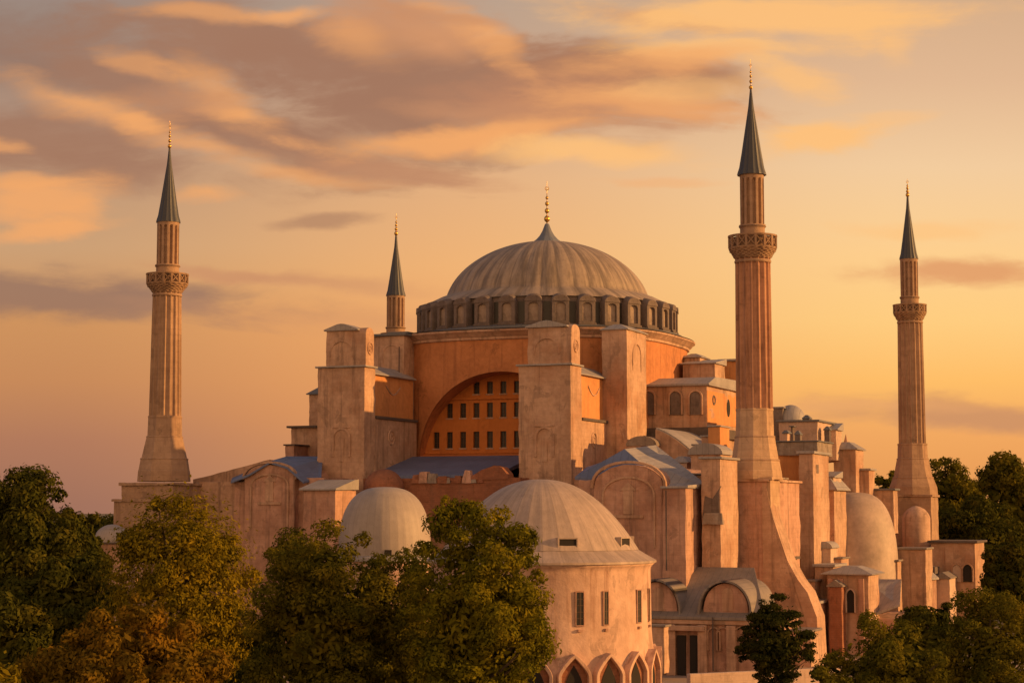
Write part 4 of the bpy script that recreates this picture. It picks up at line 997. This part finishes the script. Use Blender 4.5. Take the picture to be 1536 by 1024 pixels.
# ------------------------------------------------------------------ round tomb in front
def round_tomb():
    Y = 136.; cx = 811; c = W(cx, 840, Y)
    m = 1/2800*Y; Z = lambda py: zY(py, Y, cx)
    Zf = lambda py: zY(py, Y-7.5, cx)
    root = tag(empty('tomb', (c.x, c.y, 0)), 'round pink plastered tomb with tall slit windows, pointed arches and a ribbed pale dome', 'tomb')
    Re = 172*m; zE_ = Z(839); zW = Z(843)
    RW = 164*m
    wallp = [(RW+.5, 0), (RW+.45, Z(1030)), (RW+.3, Z(1000)), (RW+.12, Z(970)), (RW, Z(940)), (RW-.04, zW-.5), (RW, zW-.3), (RW+.1, zW-.15), (RW+.25, zW)]
    n = 144
    def wob(r, z, a, j): return r*(1+.0018*math.sin(a*31)+.0012*math.sin(a*47+1)) 
    wl = MB().lathe(wallp, n, mod=wob).build('wall', 'tomb_plaster', root, smooth='all')
    rf = MB().lathe([(Re-.25, zE_-.22), (Re, zE_-.15), (Re, zE_), (RW*.94, Z(829)), (143*m, Z(822))], 120, close=False).build('eave', 'tomb_lead', root, smooth=40)
    dz0 = Z(823); dz1 = Z(718.5); rd = 146*m
    P = []
    for k in range(25):
        hk = 1-(1-k/24)**2.2; P.append((rd*(1-hk)**.45*(1-.0*hk), (dz1-dz0)*hk))
    P[-1] = (.01, dz1-dz0)
    dm = MB().lathe(P, 288, mod=lambda r, z, a, j: r*(1-.006*abs(math.sin(a*18))), close=False).build('dome', 'tomb_lead', root, smooth='all', loc=(0, 0, dz0))
    def place(angdeg): # angle measured from the direction to the camera, + to the right
        return Matrix.Rotation(R(angdeg), 4, 'Z')     # local -y faces the camera
    # dormer openings low on the dome
    for k in range(8):
        a = 15+45*k
        zz0, zz1 = Z(823)-dz0+.0, Z(806)-dz0
        rr0 = rd*.955
        d = MB(); wv = .62
        # little box dormer: frame with dark opening
        for (x0, x1, z0, z1) in ((-wv-.12, -wv, zz0+.02, zz1), (wv, wv+.12, zz0+.02, zz1), (-wv-.12, wv+.12, zz1, zz1+.1), (-wv-.12, wv+.12, zz0-.06, zz0+.02)):
            d.box(x0, x1, -rr0-.12, -rr0+1.6, z0, z1)
        d.xf(place(a)); dm_ = d.build('dormer', 'tomb_lead', dm, bevel=.02)
        v = MB().box(-wv, wv, -rr0-.05, -rr0+.2, zz0+.02, zz1); v.xf(place(a)); v.build('dormer_opening', 'void_dark', dm)
    # slit windows
    for k in range(9):
        for a, hw in ((18.6+40*k, .27), (33.2+40*k, .18)):
            z0, z1 = Zf(937), Zf(888)
            f = MB(); y = -RW-.035
            for (x0, x1, za, zb) in ((-hw-.07, -hw, z0-.07, z1+.07), (hw, hw+.07, z0-.07, z1+.07), (-hw, hw, z1, z1+.07), (-hw, hw, z0-.07, z0)): f.box(x0, x1, y-.04, y+.3, za, zb)
            f.xf(place(a)); fo = f.build('window', 'stone_rose', wl, bevel=.02)
            fo.data.materials.append(MATS['window_glass']); fo.data.materials.append(MATS['frame_paint'])
            g1 = MB().box(-hw, hw, y+.0, y+.2, z0, z1); g1.xf(place(a))
            g2 = MB().box(-.03, .03, y-.03, y+.02, z0, z1)
            for q_ in range(1, 5): g2.box(-hw, hw, y-.025, y+.02, z0+(z1-z0)*q_/5-.025, z0+(z1-z0)*q_/5+.025)
            g2.xf(place(a))
            bm = bmesh.new(); bm.from_mesh(fo.data); n0 = len(bm.faces)
            for gi, gm in ((1, g1), (2, g2)):
                me = bpy.data.meshes.new('t'); me.from_pydata(gm.v, [], gm.f); bm.from_mesh(me); bm.faces.ensure_lookup_table()
                for i in range(n0, len(bm.faces)): bm.faces[i].material_index = gi
                n0 = len(bm.faces)
            bm.to_mesh(fo.data); bm.free()
            s2 = MB().box(-hw*.6, hw*.6, y-.12, y+.1, z0-.45, z0-.28); s2.xf(place(a)); s2.build('bracket', 'stone_rose', wl)
    # arcade of pointed arches at the foot
    for k in range(20):
        a = 14.6+18*k
        hw = .95; zs = Zf(1012); zt_ = Zf(985)
        pts = [(-hw, -.5)]+[(-hw+.0, zs)]+[(-hw*(1-(j/8)**1.35) if j < 8 else 0, zs+(zt_-zs)*(j/8)) for j in range(1, 9)]
        pts += [(-x, z) for (x, z) in reversed(pts[:-1])]
        y = -RW-.42
        mo_ = moulding(pts, .24, y-.32, y+.5); mo_.xf(place(a)); ao = mo_.build('pointed_arch', 'tomb_plaster', root, bevel=.03)
        bk = MB().prism([(x*.99, z) for x, z in pts], y+.02, y+.3); bk.xf(place(a)); bk.build('arch_recess', 'brick_red', ao)
        lv = [(x*.62, (z-.5) if z > 0 else z) for x, z in pts]
        b2 = MB().prism(lv, y-.02, y+.3); b2.xf(place(a)); b2.build('arch_window', 'void_dark', ao)
round_tomb()

# small grey domed tomb to the left
def small_tomb():
    Y = 152.; cx = 577; c = W(cx, 830, Y); m = Y/2800; Z = lambda py: zY(py, Y, cx)
    root = tag(empty('domed_tomb', (c.x, c.y, 0)), 'smaller domed building with a plain pale grey dome showing between two green trees', 'tomb')
    rd = 69*m; z0 = Z(834); z1 = Z(730)
    P = [(rd*math.cos(math.pi/2*k/20)**(2/2.7), (z1-z0)*math.sin(math.pi/2*k/20)**(2/2.7)) for k in range(21)]; P[-1] = (.01, z1-z0)
    d = MB().lathe(P, 192, close=False, mod=lambda r, z, a, j: r*(1-.004*abs(math.sin(a*18)))).build('dome', 'lead', root, smooth='all', loc=(0, 0, z0))
    d.data.materials[0] = MATS['pale_lead']
    MB().lathe([(rd+.5, z0-.3), (rd+.5, z0-.1), (rd-.1, z0+.15)], 80, close=False).build('eave', 'lead', root, smooth=30)
    MB().lathe([(rd+.2, 0), (rd+.2, z0-.2)], 80).build('wall', 'tomb_plaster', root, smooth=30)
    for a in (8, 53, 98, 143, 188, 233, 278, 323):
        v = MB().box(-.28, .28, -rd-.08, -rd+.8, z0+.15, z0+.6); v.xf(Matrix.Rotation(R(a), 4, 'Z')); v.build('dormer', 'void_dark', root, bevel=.03)
lead('pale_lead', (.37, .31, .27), nrib=36, stain=.12)
small_tomb()
# far small dome left, half hidden
def far_dome():
    Y = 205.; c = W(168, 800, Y); m = Y/2800
    root = tag(empty('low_outbuilding', (c.x, c.y, 0)), 'small grey low-domed outbuilding glimpsed between the dark and yellow trees at left', 'outbuilding')
    z0 = zY(815, Y); z1 = zY(786, Y); rd = 28*m
    MB().lathe([(rd*math.cos(math.pi/2*k/12), (z1-z0)*math.sin(math.pi/2*k/12)) for k in range(12)]+[(.01, z1-z0)], 60, close=False).build('dome', 'pale_lead', root, smooth='all', loc=(0, 0, z0))
    MB().box(-rd-.4, rd+.4, -rd-.4, rd+.4, 0, z0+.02).build('wall', 'stone', root, bevel=.05)
    MB().box(-rd-.7, rd+.7, -rd-.7, rd+.7, z0+.02, z0+.2).build('eave', 'ledge_dark', root, bevel=.04)
far_dome()

# ------------------------------------------------------------------ trees
def leaves(rng, centers, radii, counts, size, flat=.0, outward=.95, shell=.55):
    P = []; N = []
    for c, rad, n in zip(centers, radii, counts):
        d = rng.normal(size=(n, 3)); d /= np.linalg.norm(d, axis=1)[:, None]
        rr = shell+(1-shell)*rng.random(n)**.7; rr *= 1+.12*rng.normal(size=n)
        P.append(c+d*rad*rr[:, None]); nn = d*outward+rng.normal(size=(n, 3))*.36; nn[:, 2] += .18; N.append(nn)
    P = np.concatenate(P); N = np.concatenate(N); N /= np.linalg.norm(N, axis=1)[:, None]
    T = rng.normal(size=P.shape); T[:, 2] -= flat; T -= (T*N).sum(1)[:, None]*N; T /= np.linalg.norm(T, axis=1)[:, None]
    B = np.cross(N, T); s_ = size*(.6+.8*rng.random(len(P)))[:, None]
    v = np.stack([P-T*s_, P+B*s_*.45-T*s_*.1, P+T*s_, P-B*s_*.45-T*s_*.1], 1).reshape(-1, 3)
    return v
def mesh_quads(name, v, mat, parent):
    n = len(v)//4; me = bpy.data.meshes.new(name); me.vertices.add(len(v)); me.vertices.foreach_set('co', v.astype(np.float32).ravel())
    me.loops.add(n*4); me.loops.foreach_set('vertex_index', np.arange(n*4, dtype=np.int32))
    me.polygons.add(n); me.polygons.foreach_set('loop_start', np.arange(0, n*4, 4, dtype=np.int32)); me.polygons.foreach_set('loop_total', np.full(n, 4, dtype=np.int32))
    me.update(calc_edges=True); me.materials.append(MATS[mat])
    o = bpy.data.objects.new(name, me); sc.collection.objects.link(o); o.parent = parent; return o
def tree(px, Y, ytop, wpx, label, mat, seed, ybot=None, nleaf=26000, size=.17, nclump=70, name='tree', cat='tree', shape='round', group=None, depth=None, fill=.62, droop=0., clump=.22, trunk_r=.35, gap=0.):
    rng = np.random.default_rng(seed); rnd = random.Random(seed)
    m = Y/2800; top = zY(ytop, Y, px); base = W(px, 900, Y); rx = wpx*m/2
    bot = max(1.2, zY(ybot, Y, px)) if ybot else max(1.5, top-rx*2.6)
    H = top-bot; zc_ = bot+H*.5; ry = depth or rx*.85
    root = tag(empty(name, (base.x, base.y, 0)), label, cat, group)
    cs = []; rs = []
    for i in range(nclump):
        for _ in range(30):
            d = rng.normal(size=3); d /= np.linalg.norm(d); 
            q_ = (.45+.55*rng.random()**.5)
            h = d[2]*q_      # -1..1
            if shape == 'cone': wf = .28+.72*(1-(h+1)/2)**.75
            elif shape == 'egg': wf = 1.0-.25*h
            elif shape == 'pine': wf = (1.0 if -.35 < h < .0 else (.62 if h < 0 else .98-.62*h))
            else: wf = 1.0
            break
        rc = clump*rx*(.65+.8*rng.random())
        if shape == 'pine': rc *= .9
        p = np.array([d[0]*q_*(rx-rc*.7)*wf, d[1]*q_*(ry-rc*.7)*wf, zc_+h*(H/2-rc*.6)])
        cs.append(p); rs.append(np.array([rc, rc, rc*(.72 if shape != 'pine' else .42)]))
    tot = sum(r_[0]**2 for r_ in rs)
    cnt = [max(60, int(nleaf*.86*r_[0]**2/tot)) for r_ in rs]
    v = leaves(rng, cs, rs, cnt, size, flat=droop)
    # stray sprigs round the outline so that the edge is ragged
    ks = 26*max(1, nclump//40); sc_ = []; sr = []
    for i in range(ks):
        c0 = cs[rng.integers(len(cs))]; d = c0-np.array([0, 0, zc_]); d /= (np.linalg.norm(d)+1e-6)
        d = d+rng.normal(size=3)*.35
        sc_.append(c0+d*rs[0][0]*.5); k_ = size*rng.uniform(1.8, 3.6); sr.append(np.array([k_, k_, k_]))
    v2 = leaves(rng, sc_, sr, [max(12, int(nleaf*.10/ks))]*ks, size*.9, flat=droop, shell=.1)
    # big inner foliage
    v3 = leaves(rng, [np.array([0, 0, zc_])], [np.array([rx*fill, ry*fill, H*.5*fill*1.1])], [int(nleaf*(.10 if fill < .7 else .3))], size*(2.0 if fill < .7 else 1.2), shell=.2 if fill < .7 else .85)
    mesh_quads('crown', np.concatenate([v, v2, v3]), mat, root)
    # trunk with limbs
    tb_ = MB(); lean = rng.normal(size=2)*rx*.05
    tb_.tube([(0, 0, -.2), (lean[0]*.3, lean[1]*.3, bot*.6), (lean[0], lean[1], bot+H*.3), (lean[0]*1.3, lean[1], bot+H*.7)], [trunk_r*1.25, trunk_r, trunk_r*.7, trunk_r*.25], 10)
    idx = rng.choice(len(cs), size=min(16, len(cs)), replace=False)
    for i in idx:
        c0 = cs[i]; z_ = max(bot*.7, min(c0[2]-np.hypot(c0[0], c0[1])*.6, bot+H*.6)); s0 = Vector((lean[0]*.8, lean[1]*.8, z_))
        e = Vector(c0); mid = s0.lerp(e, .5)+Vector((0, 0, -rx*.06))
        tb_.tube([s0, mid, e], [trunk_r*.4, trunk_r*.24, trunk_r*.07], 6)
    tb_.build('trunk', 'bark', root, smooth=True)
    return root
G1 = 'garden trees in front of the mosque'
tree(268, 108, 738, 250, 'tall rounded yellow-green tree in front of the left minaret plinth', 'leaf_yellow', 1, ybot=1060, nleaf=54000, nclump=110, droop=1.4, fill=.86, group=G1, clump=.15, size=.108)
tree(190, 88, 902, 330, 'wide orange-brown autumn tree at the bottom left corner', 'leaf_autumn', 2, ybot=1150, nleaf=46000, nclump=110, group=G1, clump=.15, size=.14)
tree(478, 98, 750, 258, 'dark green tree covering the foot of the left hall, left of the plain grey dome', 'leaf_green', 3, ybot=1120, nleaf=54000, nclump=110, group=G1, clump=.17, size=.108)
tree(604, 100, 818, 200, 'low green tree filling the gap below the plain grey dome', 'leaf_green', 33, ybot=1120, nleaf=26000, nclump=80, group=G1, clump=.18, size=.108)
tree(718, 94, 734, 250, 'broad olive-green tree directly left of the round pink tomb', 'leaf_olive', 4, ybot=1130, nleaf=56000, nclump=120, group=G1, clump=.17, size=.108)
tree(5, 80, 948, 90, 'yellowish bush at the extreme lower left edge', 'leaf_yellow', 5, ybot=1200, nleaf=9000, nclump=30, group=G1, size=.12)
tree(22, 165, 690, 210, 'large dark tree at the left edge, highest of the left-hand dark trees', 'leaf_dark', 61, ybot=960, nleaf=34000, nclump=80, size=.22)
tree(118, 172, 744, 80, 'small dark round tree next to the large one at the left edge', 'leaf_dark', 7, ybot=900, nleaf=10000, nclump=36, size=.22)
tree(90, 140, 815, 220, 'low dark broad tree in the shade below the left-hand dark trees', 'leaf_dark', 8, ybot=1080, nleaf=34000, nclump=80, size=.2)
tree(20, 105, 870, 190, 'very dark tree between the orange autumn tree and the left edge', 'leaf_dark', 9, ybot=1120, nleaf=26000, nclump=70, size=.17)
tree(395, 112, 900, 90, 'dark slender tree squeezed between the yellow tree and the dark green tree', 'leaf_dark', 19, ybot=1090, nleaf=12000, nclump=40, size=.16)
tree(1163, 152, 882, 134, 'small dark umbrella-shaped pine in front of the curved buttress', 'leaf_pine', 10, ybot=1050, nleaf=24000, nclump=100, size=.12, name='pine_tree', cat='pine tree', shape='pine', clump=.17, trunk_r=.2)
tree(1330, 104, 912, 220, 'olive bushy tree at the bottom right under the half dome', 'leaf_green', 11, ybot=1150, nleaf=34000, nclump=90, group=G1, clump=.17, size=.108)
tree(1482, 112, 872, 200, 'rounded green tree in the lower right corner', 'leaf_green', 12, ybot=1120, nleaf=34000, nclump=90, group=G1, clump=.17, size=.108)
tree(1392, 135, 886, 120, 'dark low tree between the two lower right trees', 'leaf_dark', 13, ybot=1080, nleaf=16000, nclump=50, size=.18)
tree(1240, 95, 985, 90, 'small bush at the bottom edge left of the olive bushy tree', 'leaf_green', 14, ybot=1180, nleaf=9000, nclump=30, size=.13)
tree(1420, 318, 676, 130, 'background tree crown just right of the rightmost minaret', 'leaf_green', 15, ybot=880, nleaf=16000, nclump=60, size=.36)
tree(1520, 305, 668, 150, 'tall background tree at the right edge', 'leaf_green', 16, ybot=880, nleaf=20000, nclump=60, size=.36)
tree(1336, 330, 703, 60, 'small background tree peeping out left of the rightmost minaret', 'leaf_green', 17, ybot=800, nleaf=6000, nclump=26, size=.34)
tree(1470, 292, 738, 170, 'dark background tree mass above the low range at right', 'leaf_dark', 18, ybot=900, nleaf=22000, nclump=70, size=.32)
tree(1525, 230, 790, 120, 'dark tree at the right edge above the lower right corner tree', 'leaf_dark', 20, ybot=960, nleaf=18000, nclump=60, size=.26)
tree(1462, 345, 716, 70, 'low pale gap-filling tree far behind between the two tall background crowns', 'leaf_green', 21, ybot=860, nleaf=8000, nclump=30, size=.36)
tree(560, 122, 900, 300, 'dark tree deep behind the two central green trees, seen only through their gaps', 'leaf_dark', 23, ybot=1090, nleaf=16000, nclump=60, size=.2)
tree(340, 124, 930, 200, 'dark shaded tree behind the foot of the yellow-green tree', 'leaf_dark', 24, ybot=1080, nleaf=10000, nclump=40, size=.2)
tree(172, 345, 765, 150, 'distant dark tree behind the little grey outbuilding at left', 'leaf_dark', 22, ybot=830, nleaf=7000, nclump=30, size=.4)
for o in bpy.data.objects:
    if '_d' in o: del o['_d']
